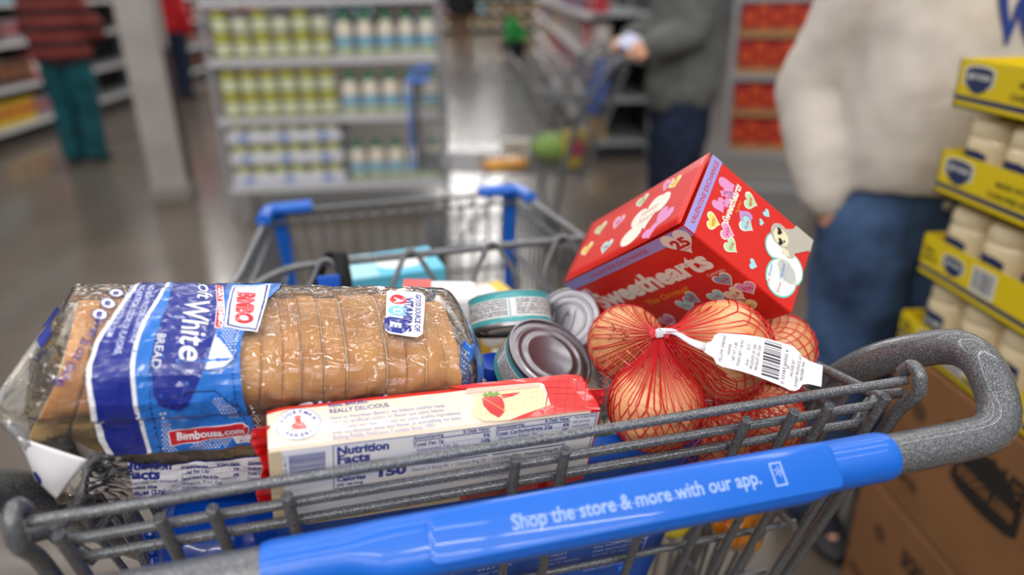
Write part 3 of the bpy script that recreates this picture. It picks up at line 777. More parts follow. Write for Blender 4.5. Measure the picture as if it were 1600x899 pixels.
# round bakery emblem
x, y = -.1005, -.001
P.ell(x, y, .0152, .0152, W_WH, 0); P.ring(x, y, .0152, .0007, W_LBL, 1); P.ring(x, y, .0082, .0006, W_LBL, 1)
P.ring(x, y, .0140, .0005, W_LBL, 1, a0=-.5, a1=.5); P.ring(x, y, .0140, .0005, W_LBL, 1, a0=2.6, a1=3.7)
for wd, r, a0, a1, out in (('VOORTMAN', .0100, 2.75, .40, True), ('BAKERY', .0128, -2.35, -.80, False)):
    for i, ch in enumerate(wd):
        a = a0+(a1-a0)*i/(len(wd)-1); P.text(ch, x+r*cos(a), y+r*sin(a), .0043, W_BL, 2, a=a-pi/2 if out else a+pi/2, bold=.03, align='C')
bk = wm('emblem_red', (226, 62, 54))
P.poly([(x-.0055, y-.0052), (x+.0055, y-.0052), (x+.0040, y+.0005), (x+.0016, y+.0018), (x-.0016, y+.0018), (x-.0040, y+.0003)], bk, 2)
P.ell(x, y+.0035, .0020, .0024, bk, 2, n=14); P.poly([(x-.0026, y+.0050), (x+.0024, y+.0050), (x+.0014, y+.0078), (x-.0018, y+.0074)], bk, 3)
P.ell(x-.0838+.086, y-.0150, .0005, .0005, W_BL, 2, n=8)
P.text('REAL BAKERS.', -.0790, .0125, .0052, W_BL, 1, bold=.01, width=.028)
P.text('REALLY DELICIOUS.', -.0790, .0060, .0062, W_BL, 1, bold=.005, width=.0425)
for i, s_ in enumerate(('Here at Voortman Bakery, we believe cookies made', 'with no artificial colors or flavor just taste better.', 'That\'s why our bakers insist on using quality ingredients', 'with exceptional taste and flavor, in everything we bake.', 'Baking Really Delicious Cookies Since 1951.')):
    P.text(s_, -.0792, -.0005-.0048*i, .0052, W_LBL, 1, bold=.005, width=(.082, .082, .092, .092, .072)[i])
P.done('top_print', wr_)
P = Print(fr_, cut=.02, base=.0003)
P.poly([(-.1125, -.0385), (.1195, -.0385), (.1195, .0372), (-.1125, .0372)], W_WH, 0)
P.poly([(-.1205, -.0385), (-.1125, -.0385), (-.1125, .0372), (-.1205, .0372)], W_BEI, 0)
P.rect(-.1125, -.0385, .06, -.030, W_BEI, 1); P.rect(.015, -.0385, .1195, -.032, W_RED, 1)
P.barcode(-.1085, .0080, -.0845, .0325, W_BL, 1, vertical=False, seed=4, n=56)
P.text('0 74820 46112', -.1098, .006, .0036, W_BL, 1, a=pi/2, width=.026)
P.frame(-.0795, -.006, .1180, .0368, .0006, W_BL, 1)
P.text('Nutrition', -.0770, .0268, .0108, W_BL, 1, bold=.045, width=.0355)
P.text('Facts', -.0770, .0185, .0108, W_BL, 1, bold=.045, width=.0225)
P.rect(-.0770, .0176, -.030, .0179, W_BL, 1)
P.text('10 servings per container', -.0770, .0135, .0048, W_BL, 1, width=.039)
P.text('Serving size', -.0770, .0085, .0050, W_BL, 1, bold=.04, width=.021); P.text('3 cookies (30g)', -.0500, .0085, .0050, W_BL, 1, bold=.03, width=.022)
P.text('Calories', -.0770, .0010, .0066, W_BL, 1, bold=.04, width=.020); P.text('150', -.0500, .0005, .0110, W_BL, 1, bold=.06, width=.020)
P.text('per serving', -.0770, -.0036, .0044, W_BL, 1, bold=.03, width=.018)
def col(x0, x1, rows_, y0=.0315):
    P.text('Amount/serving', x0, y0+.0012, .0044, W_BL, 1, bold=.03, width=.022); P.text('% Daily Value*', x1, y0+.0012, .0044, W_BL, 1, bold=.03, width=.021, align='L' if 0 else 'R')
    P.rect(x0, y0-.0008, x1, y0+.0002, W_BL, 1)
    for i, (a, b, bd) in enumerate(rows_):
        yy = y0-.0052*(i+1)
        P.text(a, x0+(0 if bd else .003), yy, .0046, W_BL, 1, bold=.03 if bd else 0); 
        if b: P.text(b, x1, yy, .0046, W_BL, 1, bold=.03, align='R')
        P.rect(x0, yy-.0009, x1, yy-.0006, W_BL, 1)
    P.rect(x0, .0068, x1, .0078, W_BL, 1)
col(-.0245, .0325, (('Total Fat 7g', '9%', 1), ('Saturated Fat 2g', '10%', 0), ('Trans Fat 0g', '', 0), ('Sodium 45mg', '2%', 1)))
col(.0365, .0955, (('Total Carbohydrate 22g', '8%', 1), ('Dietary Fiber 0g', '0%', 0), ('Total Sugars 12g', '', 0), ('Includes 12g Added Sugars', '24%', 0)))
for i, s_ in enumerate(('*The % Daily Value', 'tells you how', 'much a nutrient', 'in a serving of food', 'used for general', 'nutrition advice.')):
    P.text(s_, .0978, .0330-.0045*i, .0036, W_BL, 1, width=.0190 if i in (0, 3) else .0145)
P.text('Vitamin D 0mcg 0%  \u2022  Calcium 0mg 0%  \u2022  Iron 0.8mg 4%  \u2022  Potassium 10mg 0%', -.0245, .0010, .0050, W_BL, 1, width=.115)
for i, s_ in enumerate(('INGREDIENTS: UNBLEACHED WHEAT FLOUR, SUGAR, VEGETABLE OILS, GLUCOSE-FRUCTOSE, STRAWBERRY,', 'SOY LECITHIN, BAKING SODA, SALT, NATURAL FLAVOR, CITRIC ACID. CONTAINS WHEAT AND SOY.')):
    P.text(s_, -.1080, -.0120-.0045*i, .0034, W_BL, 1, width=.17)
P.text('FOOD INGREDIENTS', -.062, -.0345, .0046, mat('ink_black', (30, 26, 30), .6), 2, bold=.03, width=.028)
P.done('front_print', wr_)
# ================================================================== YELLOW ONIONS IN A RED NET
def onion_mat():
    m = mat('onion_skin', (236, 176, 122), 0.38, coat=0.35, coat_rough=0.25)
    nt = m.node_tree; b = nt.nodes['Principled BSDF']; N = nt.nodes.new
    tc = N('ShaderNodeTexCoord'); mp = N('ShaderNodeMapping'); mp.inputs['Scale'].default_value = (26, 1.6, 1); nt.links.new(tc.outputs['UV'], mp.inputs[0])
    n = N('ShaderNodeTexNoise'); n.inputs['Scale'].default_value = 2.2; n.inputs['Detail'].default_value = 5; nt.links.new(mp.outputs[0], n.inputs['Vector'])
    r = N('ShaderNodeValToRGB'); e = r.color_ramp.elements; e[0].position = .32; e[0].color = rgb(200, 120, 66); e[1].position = .60; e[1].color = rgb(240, 184, 130)
    nt.links.new(n.outputs['Fac'], r.inputs[0])
    n2 = N('ShaderNodeTexNoise'); n2.inputs['Scale'].default_value = 30; nt.links.new(tc.outputs['Object'], n2.inputs['Vector'])
    r2 = N('ShaderNodeValToRGB'); e = r2.color_ramp.elements; e[0].position = .42; e[0].color = rgb(212, 136, 80); e[1].position = .56; e[1].color = rgb(240, 188, 136)
    nt.links.new(n2.outputs['Fac'], r2.inputs[0])
    mx = N('ShaderNodeMix'); mx.data_type = 'RGBA'; mx.inputs[0].default_value = .45; nt.links.new(r.outputs[0], mx.inputs[6]); nt.links.new(r2.outputs[0], mx.inputs[7])
    nt.links.new(mx.outputs[2], b.inputs['Base Color'])
    bp = N('ShaderNodeBump'); bp.inputs['Strength'].default_value = .25; bp.inputs['Distance'].default_value = .001; nt.links.new(n.outputs['Fac'], bp.inputs['Height']); nt.links.new(bp.outputs[0], b.inputs['Normal'])
    b.inputs['Subsurface Weight'].default_value = .15; b.inputs['Subsurface Scale'].default_value = .006
    return m
M_ON = onion_mat(); M_ROOT = mat('onion_root', (150, 116, 74), .9, c2=(104, 78, 48), vscale=300)
M_NET = mat('red_net', (206, 26, 34), .38, coat=.4)
def axis_mat(loc, ax, spin=0):
    a = Vector(ax).normalized(); q = Vector((0, 0, 1)).rotation_difference(a).to_matrix().to_4x4()
    return CART @ Matrix.Translation(loc) @ q @ Matrix.Rotation(spin, 4, 'Z')
def onion(r, mw, label, seed):
    t = thing('onion', label, 'onion', mw=mw, group='yellow onions in the red net bag')
    bm = B(); prof = []; n = 26
    for i in range(n+1):
        th = pi*i/n; k = 1.0; rad = r*sin(th)*1.03; z = -r*.93*cos(th)
        if th > 2.35: q = (th-2.35)/(pi-2.35); z += r*.10*q*q; rad *= (1-.12*q)
        prof.append((max(rad, .0012), z))
    uvl = bm.loops.layers.uv.new('UVMap'); nn = 40; rings = []
    rg = random.Random(seed)
    for i, (a, z) in enumerate(prof):
        rings.append([bm.verts.new((a*cos(2*pi*k/nn)*(1+.012*sin(k*pi/5*3+seed)), a*sin(2*pi*k/nn)*(1+.012*cos(k*pi/5*2)), z+.0008*noise.noise((cos(2*pi*k/nn)*2+seed, sin(2*pi*k/nn)*2, z*40)))) for k in range(nn)])
    for i in range(len(prof)-1):
        for k in range(nn):
            f = bm.faces.new((rings[i][k], rings[i][(k+1) % nn], rings[i+1][(k+1) % nn], rings[i+1][k]))
            for lp, (uu, vv) in zip(f.loops, ((k, i), (k+1, i), (k+1, i+1), (k, i+1))): lp[uvl].uv = (uu/nn, vv/n)
    bm.faces.new(rings[0][::-1]); bm.faces.new(rings[-1])
    obj('skin', bm, M_ON, t)
    bm = B(); top = r*.93
    for k in range(20):   # dry root beard on one end
        a = rg.uniform(0, 2*pi); q = rg.uniform(.001, .0055); L = rg.uniform(.002, .005)
        tube(bm, [(q*cos(a), q*sin(a), top*.985), (q*1.5*cos(a)+rg.uniform(-.001, .001), q*1.5*sin(a), top+L*.5), (q*2.0*cos(a), q*2.0*sin(a)+rg.uniform(-.002, .002), top+L)], .00045, 4, cap=False)
    lathe(bm, [(.0065, top*.975), (.006, top*1.0), (.003, top*1.01)], 12)
    obj('root_end', bm, M_ROOT, t)
    bm = B(); lathe(bm, [(.007, -top*1.0), (.0045, -top-.005), (.003, -top-.012), (.0015, -top-.016)], 10); 
    obj('dry_neck', bm, M_ROOT, t)
    return t
ONS = [('A', (.133, .139, 1.022), .0345, (-.50, -.62, .60), 'yellow onion with roots facing out, left of the net knot beside the cans'),
 ('B', (.197, .079, 1.036), .0425, (.80, -.55, .12), 'largest yellow onion under red net, directly behind the white barcode tag'),
 ('C', (.126, .056, 1.007), .0385, (.22, -.88, .10), 'yellow onion under red net directly below the knot, touching the rear rails'),
 ('D', (.281, .121, 1.004), .0350, (.75, -.1, .65), 'yellow onion under red net at far right, below the lower corner of the candy box'),
 ('E', (.262, .096, .944), .0335, (.85, -.45, .25), 'yellow onion under red net at the right end, just behind the tip of the tag'),
 ('F', (.195, .074, .948), .0325, (.1, -.9, -.3), 'yellow onion under red net low down behind the rear rails below the tag'),
 ('G', (.131, .090, .925), .0300, (-.3, -.9, .1), 'small yellow onion under red net, lowest of the bag, behind the rails')]
for i, (k, p, r, ax, lb) in enumerate(ONS): onion(r, axis_mat(p, ax, i), lb, i)
net = thing('net_bag', 'red diamond mesh net bag with a gathered knot, stretched over the yellow onions', 'net bag', mw=CART)
KNOT = Vector((.121, .048, 1.077))
bm = B(); rg = random.Random(5)
def net_over(c, r, n, k0, th1, tail=True, pole=None):
    c = Vector(c); R_ = r+.0011; ax = ((pole or KNOT)-c); d = ax.length; ax.normalize()
    e1 = ax.orthogonal().normalized(); e2 = ax.cross(e1)
    tht = math.acos(min(.999, R_/d)) if tail else .12
    for fam in (-1, 1):
        for i in range(n):
            ph0 = 2*pi*i/n+rg.uniform(-.05, .05); pts = []
            if tail:
                for q in range(5):
                    t = q/5; ph = ph0+fam*k0*.12*t
                    base = ax*(R_*cos(tht))+(e1*cos(ph)+e2*sin(ph))*(R_*sin(tht)); tip = ax*d+(e1*cos(ph)+e2*sin(ph))*.0022
                    m = tip.lerp(base, t); m = m-(e1*cos(ph)+e2*sin(ph))*(.004*sin(pi*t))*(1 if t > 0 else 0)
                    if (m.length < R_): m = m.normalized()*R_
                    pts.append(c+m)
            ns = 22
            for q in range(ns+1):
                th = tht+(th1-tht)*q/ns; ph = ph0+fam*(k0*.12+k0*(th-tht))+.03*sin(5*th+i)
                pts.append(c+(ax*cos(th)+(e1*cos(ph)+e2*sin(ph))*sin(th))*(R_+.0003*fam))
            tube(bm, pts, .00055, 4, cap=False)
D_ = {o[0]: o for o in ONS}
net_over(D_['A'][1], D_['A'][2], 20, .9, 2.9)
net_over(D_['B'][1], D_['B'][2], 22, .95, 2.9)
net_over(D_['C'][1], D_['C'][2], 28, .5, 2.9)
for k in 'DEFG': net_over(D_[k][1], D_[k][2], 17, .9, 2.9, tail=False, pole=Vector((.17, .06, 1.10)))
# slack net bridging the hollow between the onions
def bridge(A0, A1, B0, B1, n, m, sag):
    for fam in (0, 1):
        for i in range(-m, n):
            pts = []
            for q in range(m+1):
                u = (i+q)/n if fam else (i+m-q)/n; v = q/m
                if u < 0 or u > 1: continue
                p = Vector(A0).lerp(Vector(A1), u).lerp(Vector(B0).lerp(Vector(B1), u), v); p.z -= sag*sin(pi*v); p.y += .002*sin(q*2+i); pts.append(p)
            if len(pts) > 1: tube(bm, pts, .00042, 4, cap=False)
bridge((.121, .046, 1.074), (.150, .034, 1.060), (.150, .024, .975), (.262, .050, .975), 9, 9, .004)
bridge((.150, .034, 1.000), (.262, .055, .99), (.140, .048, .90), (.262, .065, .92), 12, 9, .0)
bridge((.225, .045, 1.045), (.235, .12, 1.05), (.275, .062, .965), (.300, .10, .985), 8, 9, .001)
bridge((.085, .085, 1.035), (.118, .050, 1.078), (.105, .115, .985), (.125, .020, .995), 6, 6, .004)
for i in range(26):   # gathered bunch at the knot
    a = rg.uniform(0, 2*pi); q = rg.uniform(.001, .004); L = Vector((rg.uniform(-.3, .9), rg.uniform(-.4, .5), rg.uniform(-.8, .35))).normalized()*rg.uniform(.012, .022)
    p0 = KNOT+Vector((cos(a)*q, sin(a)*q, rg.uniform(-.002, .003))); tube(bm, [p0, p0+L*.5+Vector((0, 0, .0015)), p0+L], .0004, 4, cap=False)
obj('mesh_netting', bm, M_NET, net)
bm = B(); tube(bm, [KNOT+Vector((-.006, .002, -.002)), KNOT+Vector((.0, 0, .001)), KNOT+Vector((.006, -.002, -.002))], .0042, 8); obj('knot', bm, M_NET, net)
# white tag clipped round the knot
A_ = Vector((.1545, .0290, 1.0680)); 
T_PAPER = mat('tag_paper', (236, 232, 240), .5); T_INK = mat('tag_ink', (64, 62, 68), .6)
tx = (Vector((.2400, .0010, 1.0450))-A_).normalized(); ty = Vector((-.25, .42, .45)); ty = (ty-tx*ty.dot(tx)).normalized()
tfn0 = plane_fn(A_, tx, ty)
def tfn(u, v, h): p = tfn0(u, v, h); p.z += .0025*sin(max(0, u)/.09*pi)-.0006*cos(u*90); return p
ol = [(-.004, .0042), (.001, .0075), (.003, .0130), (.006, .0150), (.030, .0166), (.060, .0178), (.066, .0178), (.070, .0150), (.074, .0115), (.080, .0098), (.0905, .0092), (.0905, -.0080), (.080, -.0086), (.0755, -.0105), (.073, -.0150), (.070, -.0172), (.066, -.0174), (.040, -.0150), (.012, -.0118), (.007, -.0100), (.004, -.0055), (-.004, -.0025)]
P = Print(tfn, cut=.006, base=0, step=0); P.poly(ol, T_PAPER)
tagb = P.done('label_tag', net); tagb['label'] = 'white paper tag with barcode'; solidify(tagb, .0003, -1)
bm = B()
stem = [A_+tx*-.003+ty*.001, A_+tx*-.014+Vector((0, 0, .002)), KNOT+Vector((.010, -.004, .003)), KNOT+Vector((.001, -.004, .004)), KNOT+Vector((-.003, -.003, .003))]
stem = round_path(stem, .01, 4); w0 = .0033; rowv = []
for i, p in enumerate(stem):
    k = i/(len(stem)-1); wd = (Vector((.3, .5, .6)).normalized())*w0*(1-.35*sin(pi*k)); rowv.append([bm.verts.new(p-wd), bm.verts.new(p+wd)])
for a, b in zip(rowv, rowv[1:]): bm.faces.new((a[0], b[0], b[1], a[1]))
s_ = obj('tag_strap', bm, T_PAPER, tagb); solidify(s_, .0004)
bm = B(); add_box(bm, (0, 0, 0), (.006, .0035, .0065), bev=.0008); c = obj('tag_clip', bm, T_PAPER, tagb); c.location = KNOT+Vector((-.002, -.0045, .003))
P = Print(tfn, cut=.006, base=.0003)
U = pi/2-.06
for x, s_, w_, y in ((.0105, 'YELLOW ONIONS', .022, -.0085), (.0165, 'OIGNONS', .009, -.002), (.0205, 'NET WT 3 LBS', .015, -.006), (.0248, 'POIDS NET 1.36 KG', .021, -.0095), (.0315, 'US #1', .006, -.009), (.0315, 'ECO', .005, .0045), (.0352, 'PRODUCE OF USA', .0205, -.0105), (.0390, 'PRODUIT DU USA', .0205, -.0105),
        (.0605, '0 33383 60202 4', .028, -.0150), (.0640, 'SP', .003, -.002), (.0672, 'PACKED BY:', .014, -.0070), (.0712, 'SUNSET PRODUCE, LLC.', .0270, -.0140), (.0752, 'PROSSER, WA', .0155, -.0080)):
    P.text(s_, x, y, .0033, T_INK, 1, a=U, bold=.012, width=w_)
P.barcode(.0425, -.0128, .0565, .0160, T_INK, 1, vertical=False, seed=9, n=52)
P.done('tag_print', tagb)
# ================================================================== CANDY BOX
R_B = ((0.29365, 0.585981, -0.755244), (-0.78275, 0.600909, 0.161887), (0.548696, 0.543631, 0.635137))
box = thing('candy_box', 'red and lilac valentine candy box tipped up on the onions, tallest thing in the cart', 'candy box', mw=LM((.2128, .1977, 1.0713), R_B))
BX, BY, BZ = .1914, .0852, .1335
K_RED = mat('card_red', (218, 38, 30), .38, coat=.25, coat_rough=.25); K_LIL = mat('card_lilac', (160, 156, 222), .42, coat=.2); K_PNK = mat('ink_pink', (228, 150, 200), .45)
K_WHT = mat('ink_white', (244, 238, 226), .45); K_YEL = mat('ink_yellow', (246, 224, 110), .45); K_GRN = mat('ink_green', (186, 222, 170), .45); K_BLU = mat('ink_blue', (168, 220, 226), .45)
K_TXT = mat('ink_red', (206, 40, 44), .45); K_ORG = mat('ink_orange', (240, 150, 40), .45); K_TEAL = mat('ink_teal', (120, 200, 186), .45); K_GRY = mat('ink_sloth_grey', (188, 182, 170), .5)
K_CRM = mat('ink_cream', (240, 226, 190), .5); K_BLK = mat('ink_black', (30, 26, 30), .6); K_PALE = mat('ink_pale_purple', (196, 150, 206), .45); K_PEN = mat('ink_pen_blue', (96, 150, 214), .5); K_DK = mat('ink_slate', (142, 158, 182), .5)
bm = B(); add_box(bm, (0, 0, -.0008), (BX, BY, BZ-.0016), bev=.0012, seg=1); obj('carton', bm, K_RED, box, smooth=False)
# lid flap, lifted a little at its right edge
bm = B()
def lidf(u, v):
    x = -BX/2+BX*u; y = -BY/2+BY*v
    return Vector((x, y*.985, BZ/2+.0002+.0030*max(0, u-.25)**2*1.6*(1-.3*v)))
grid_surf(bm, lidf, 20, 6); ld = obj('lid_flap', bm, K_RED, box); solidify(ld, .0007)
T_ = lambda u, v, h: Vector((u, v*.985, BZ/2+.0006+.0030*max(0, (u+BX/2)/BX-.25)**2*1.6*(1-.3*(v+BY/2)/BY)+h))
P = Print(T_, cut=.012)
def candy(P, x, y, s, c, a=0, words='', out=K_WHT):
    P.heart(x, y, s*1.18, out, 0, a); P.heart(x, y, s, c, 1, a)
    if words: P.text(words, x, y-s*.12, s*.55, K_TXT, 2, a=a, align='C', bold=.02, width=s*1.1)
P.heart(.028, -.004, .0240, K_WHT, 1, .35); P.ell(.046, .006, .012, .012, K_WHT, 1); P.ell(.014, -.022, .016, .012, K_WHT, 1)
P.text('Sweet', .028, .001, .011, mat('ink_pale_red', (226, 160, 150), .5), 2, a=.1, align='C', shear=.3); P.text('hearts', .030, -.009, .011, mat('ink_pale_red', (226, 160, 150), .5), 2, a=.1, align='C', shear=.3)
P.heart(.060, -.020, .0145, K_PNK, 0, -.5); P.heart(.048, -.033, .011, K_PNK, 0, .4)
for x, y, s, c, a, wd in ((.0556, .0254, .0078, K_YEL, .4, 'TXT'), (.042, .030, .0075, K_PNK, -.3, 'XO'), (.0036, .0276, .0085, K_GRN, .2, 'CUTE'), (-.0292, .0140, .0090, K_PNK, -.2, 'LUV'), (-.0640, .0200, .0088, K_GRN, .3, 'YAY'), (-.0741, -.0053, .0092, K_YEL, .3, 'HUG'), (-.0306, -.0187, .0092, K_BLU, -.1, 'KIND')):
    candy(P, x, y, s, c, a, wd)
for y in (.008, .002, -.006): P.rect(-.062, y, -.045, y+.0016, mat('ink_salmon', (236, 110, 96), .5), 1)
P.done('lid_print', ld)
# front
fn = plane_fn((0, -BY/2-.0001, 0), (1, 0, 0), (0, 0, 1)); P = Print(fn)
hx2, hz2 = BX/2-.0006, BZ/2-.001
P.rect(-hx2, .0535, hx2, hz2, K_LIL, 0); P.text('VALENTINE EXCHANGE', -.054, .0572, .0070, K_TXT, 1, bold=.01, width=.094)
P.heart(.0760, .0510, .0175, K_WHT, 1); P.text('25', .0760, .0465, .0150, K_TXT, 2, bold=.05, align='C', width=.019); P.text('CANDIES', .0760, .0425, .0030, K_TXT, 2, align='C')
P.text('Sweethearts', -.0860, .0150, .0330, K_WHT, 1, bold=.045, width=.168, sy=1.0); P.text('CANDIES', .0640, .0055, .0048, K_WHT, 1, width=.021)
P.text('The Original!', -.030, -.0015, .0105, K_ORG, 1, bold=.02, shear=.25, width=.062)
candy(P, -.083, .040, .0085, K_PNK, .2, 'LOL')
for x, y, s, c, a, wd in ((.0745, -.0045, .0095, K_DK, .1, 'LUV'), (.0850, -.0220, .0095, K_PNK, -.1, 'GOAL'), (.0687, -.0250, .0100, K_CRM, .3, 'CALL ME'), (.0665, -.0420, .0095, K_YEL, -.3, 'OMG'), (.050, -.020, .0090, K_BLU, .2, 'YOU'), (.024, -.012, .0090, K_DK, .5, 'SWEET'), (.008, -.018, .009, K_BLU, -.4, 'XO'), (-.03, -.03, .010, K_PNK, .2, 'CUTIE'), (-.06, -.02, .010, K_GRN, -.2, 'HUGS')):
    candy(P, x, y, s, c, a, wd)
P.done('front_print', box.children[0])
# right end
fn = plane_fn((BX/2+.0001, 0, 0), (0, 1, 0), (0, 0, 1)); P = Print(fn)
hy2 = BY/2-.0006
P.rect(-hy2, .0540, hy2, hz2, K_LIL, 0); P.text('VALENTINE EXCHANGE', -.0350, .0570, .0068, K_TXT, 1, bold=.01, width=.074)
P.heart(.024, .0395, .0110, K_PNK, 0, .9); P.heart(.000, .0405, .0085, K_PNK, 0, -.6); P.line([(.012, .044), (.022, .034), (.004, .036)], .006, K_PNK, 0)
P.text('Sweethearts', -.0110, .0270, .0105, K_WHT, 2, bold=.03, shear=.2, width=.045); P.text('The Original!', .006, .0215, .0038, K_ORG, 2, width=.014, bold=.02)
P.heart(.009, .0140, .0095, K_PALE, 0, 2.9)
for x, y, s, c, a, wd in ((.0280, .0120, .0080, K_GRN, .2, 'BFF'), (.0035, .0078, .0082, K_BLU, -.1, 'LUV'), (-.0183, .0405, .0078, K_YEL, .3, 'YOU'), (-.0171, .0239, .0080, K_PNK, .2, 'XO'), (-.0272, .0152, .0076, K_GRN, -.2, 'CUTE')): candy(P, x, y, s, c, a, wd)
for x, y, s, a in ((.0292, -.008, .0048, -.3), (.0173, -.0057, .0036, .4), (-.0273, -.0117, .0055, .2)): P.heart(x, y, s, K_BLU, 1, a)
# greeting cloud and sloth drawing
for dx, m, ly in ((.0016, K_TEAL, 0), (0, mat('ink_paper_white', (250, 250, 246), .5), 1)):
    P.ell(.006, -.0270, .0120+dx, .0105+dx, m, ly); P.ell(-.0180, -.0440, .0195+dx, .0165+dx, m, ly, a=-.4); P.ell(-.004, -.0500, .0150+dx, .0150+dx, m, ly)
P.poly([(hy2, -.0420), (.036, -.0400), (.028, -.0300), (.020, -.0300), (.010, -.0320), (.004, -.0440), (.008, -.0500), (.014, -.0500), (.020, -.0560), (.028, -.0640), (.027, -.066), (hy2-.004, -hz2), (hy2, -hz2)], K_GRY, 3)
P.ell(.0200, -.0280, .0105, .0115, K_GRY, 4); P.ell(.0180, -.0300, .0082, .0095, K_CRM, 5)
P.heart(.0225, -.0270, .0040, K_BLK, 6, .3); P.heart(.0135, -.0315, .0040, K_BLK, 6, .3); P.ell(.0165, -.0345, .0010, .0014, K_BLK, 7); P.poly([(.005, -.036), (.010, -.034), (.011, -.042), (.006, -.046)], K_CRM, 4)
P.text('To:', -.0345, -.0330, .0050, K_TXT, 3, a=.05); P.text('Annie', -.0270, -.0325, .0060, K_PEN, 3, a=.1, shear=.3, width=.014); P.text('From:', -.0345, -.0460, .0050, K_TXT, 3, a=.05); P.text('Michael', -.0210, -.0455, .0060, K_PEN, 3, a=.1, shear=.3, width=.018)
P.rect(-.027, -.0350, -.008, -.0347, K_DK, 3); P.rect(-.021, -.0475, .002, -.0472, K_DK, 3)
P.done('side_print', box.children[0])
# ================================================================== CANS AND OTHER GROCERIES
M_TIN = mat('tin_lid', (150, 148, 154), .3, metal=.95, bump=.03, bscale=30); M_TIND = mat('tin_dark', (34, 40, 62), .25, metal=.6)
C_LAB = mat('can_label_paper', (222, 224, 226), .45); C_TEAL = mat('can_teal', (72, 164, 170), .4, coat=.3); C_INK = mat('can_ink', (92, 92, 100), .6)
def can(label, mw, r, h, end_m, band_m, tab=False, group=None, print_=True):
    t = thing('food_can', label, 'can', mw=mw, group=group)
    bm = B(); lathe(bm, [(r*.97, -h/2+.0008, 0), (r, -h/2+.002, 0), (r*.985, -h/2+.004, 1), (r*.985, -h/2+.0085, 1), (r*.985, -h/2+.0088, 2), (r*.985, h/2-.0088, 2), (r*.985, h/2-.0085, 1), (r*.985, h/2-.004, 1), (r, h/2-.002, 0), (r*.99, h/2, 0)], 56, capb=True, capt=False)
    obj('can_body', bm, [M_TIN, band_m, C_LAB if print_ else band_m], t)
    bm = B(); pr = [(r*.99, h/2), (r*.95, h/2), (r*.93, h/2-.0028), (r*.82, h/2-.0028), (r*.79, h/2-.0016), (r*.74, h/2-.0016), (r*.71, h/2-.0026), (r*.60, h/2-.0026), (r*.57, h/2-.0016), (r*.52, h/2-.0016), (r*.49, h/2-.0024), (.0005, h/2-.0024)]
    lathe(bm, pr, 56, capb=False, capt=True); ldd = obj('can_lid', bm, end_m, t)
    if tab:
        bm = B(); z = h/2-.0012
        tube(bm, round_path([(-r*.42, 0, z), (-r*.34, r*.17, z), (0, r*.17, z), (r*.30, r*.10, z), (r*.30, -r*.10, z), (0, -r*.17, z), (-r*.34, -r*.17, z), (-r*.42, 0, z)], r*.12, 3), .0010, 6)
        add_box(bm, (r*.25, 0, z-.0002), (r*.3, r*.3, .0009), bev=.0003); lathe(bm, [(r*.08, z-.001), (r*.08, z+.0008)], 10, c=(r*.28, 0, 0)); obj('pull_tab', bm, M_TIN, ldd)
    if print_:
        f = lambda u, v, hh: Vector(((r*.985+hh)*cos(u/r), (r*.985+hh)*sin(u/r), v))
        P = Print(f, cut=.006)
        for q in range(4):
            x0 = r*(q*pi/2)
            for j in range(6):
                P.text(('Nutrition Facts about 2 servings', 'Serving size 3 oz drained (85g)', 'INGREDIENTS: WHITE CHICKEN, WATER', 'contains less than 2% of salt', 'Keep refrigerated after opening', 'Distributed in the USA 0 78742 01')[(j+q) % 6], x0+.003, h/2-.0125-.0035*j*(h-.02)/.02, .0030, C_INK, 1, bold=.02, width=r*1.35)
            P.rect(x0, -h/2+.009, x0+.0008, h/2-.009, C_TEAL, 1)
        P.done('label_print', t.children[0])
    return t
can('tuna-size can with teal edged label tipped on its side, dark base facing out', axis_mat((.047, .240, 1.018), (-.05, -.50, -.72)), .0425, .036, M_TIND, C_TEAL)
can('squat can with bare ringed metal lid facing up, beside the blue bottle cap', axis_mat((.058, .158, 1.000), (.34, -.42, .84)), .0430, .036, M_TIN, C_TEAL)
can('red pull-tab can with silver lid, wedged between candy box and rear onion', axis_mat((.128, .262, .985), (-.52, -.66, .58), .8), .0335, .075, M_TIN, mat('can_red', (190, 20, 30), .35, coat=.5), tab=True, print_=False)
can('beige metal can end seen low at right between the rear rods, under the tag', axis_mat((.272, .165, .868), (-.25, -.7, .65)), .0340, .06, mat('tin_beige', (178, 170, 156), .4, metal=.5), mat('can_cream', (206, 196, 176), .5), print_=False)
# bottle with blue cap
M_PET = mat('clear_pet', (226, 238, 246), .06, trans=.9, ior=1.3); M_CAPB = mat('bottle_cap_blue', (22, 66, 176), .35, coat=.4)
t = thing('water_bottle', 'clear plastic bottle with blue screw cap standing between bread and cans', 'bottle', mw=axis_mat((.014, .186, .90), (.03, -.05, 1)))
bm = B(); lathe(bm, [(.026, -.06), (.030, -.055), (.030, .0), (.028, .004), (.030, .01), (.030, .04), (.024, .058), (.0145, .072), (.0135, .085)], 32); obj('bottle_body', bm, M_PET, t)
bm = B(); n = 48
lathe(bm, [(.0170, .080), (.0172, .084), (.0172, .097), (.0160, .0995), (.0140, .1000)], 48); obj('cap', bm, M_CAPB, t)
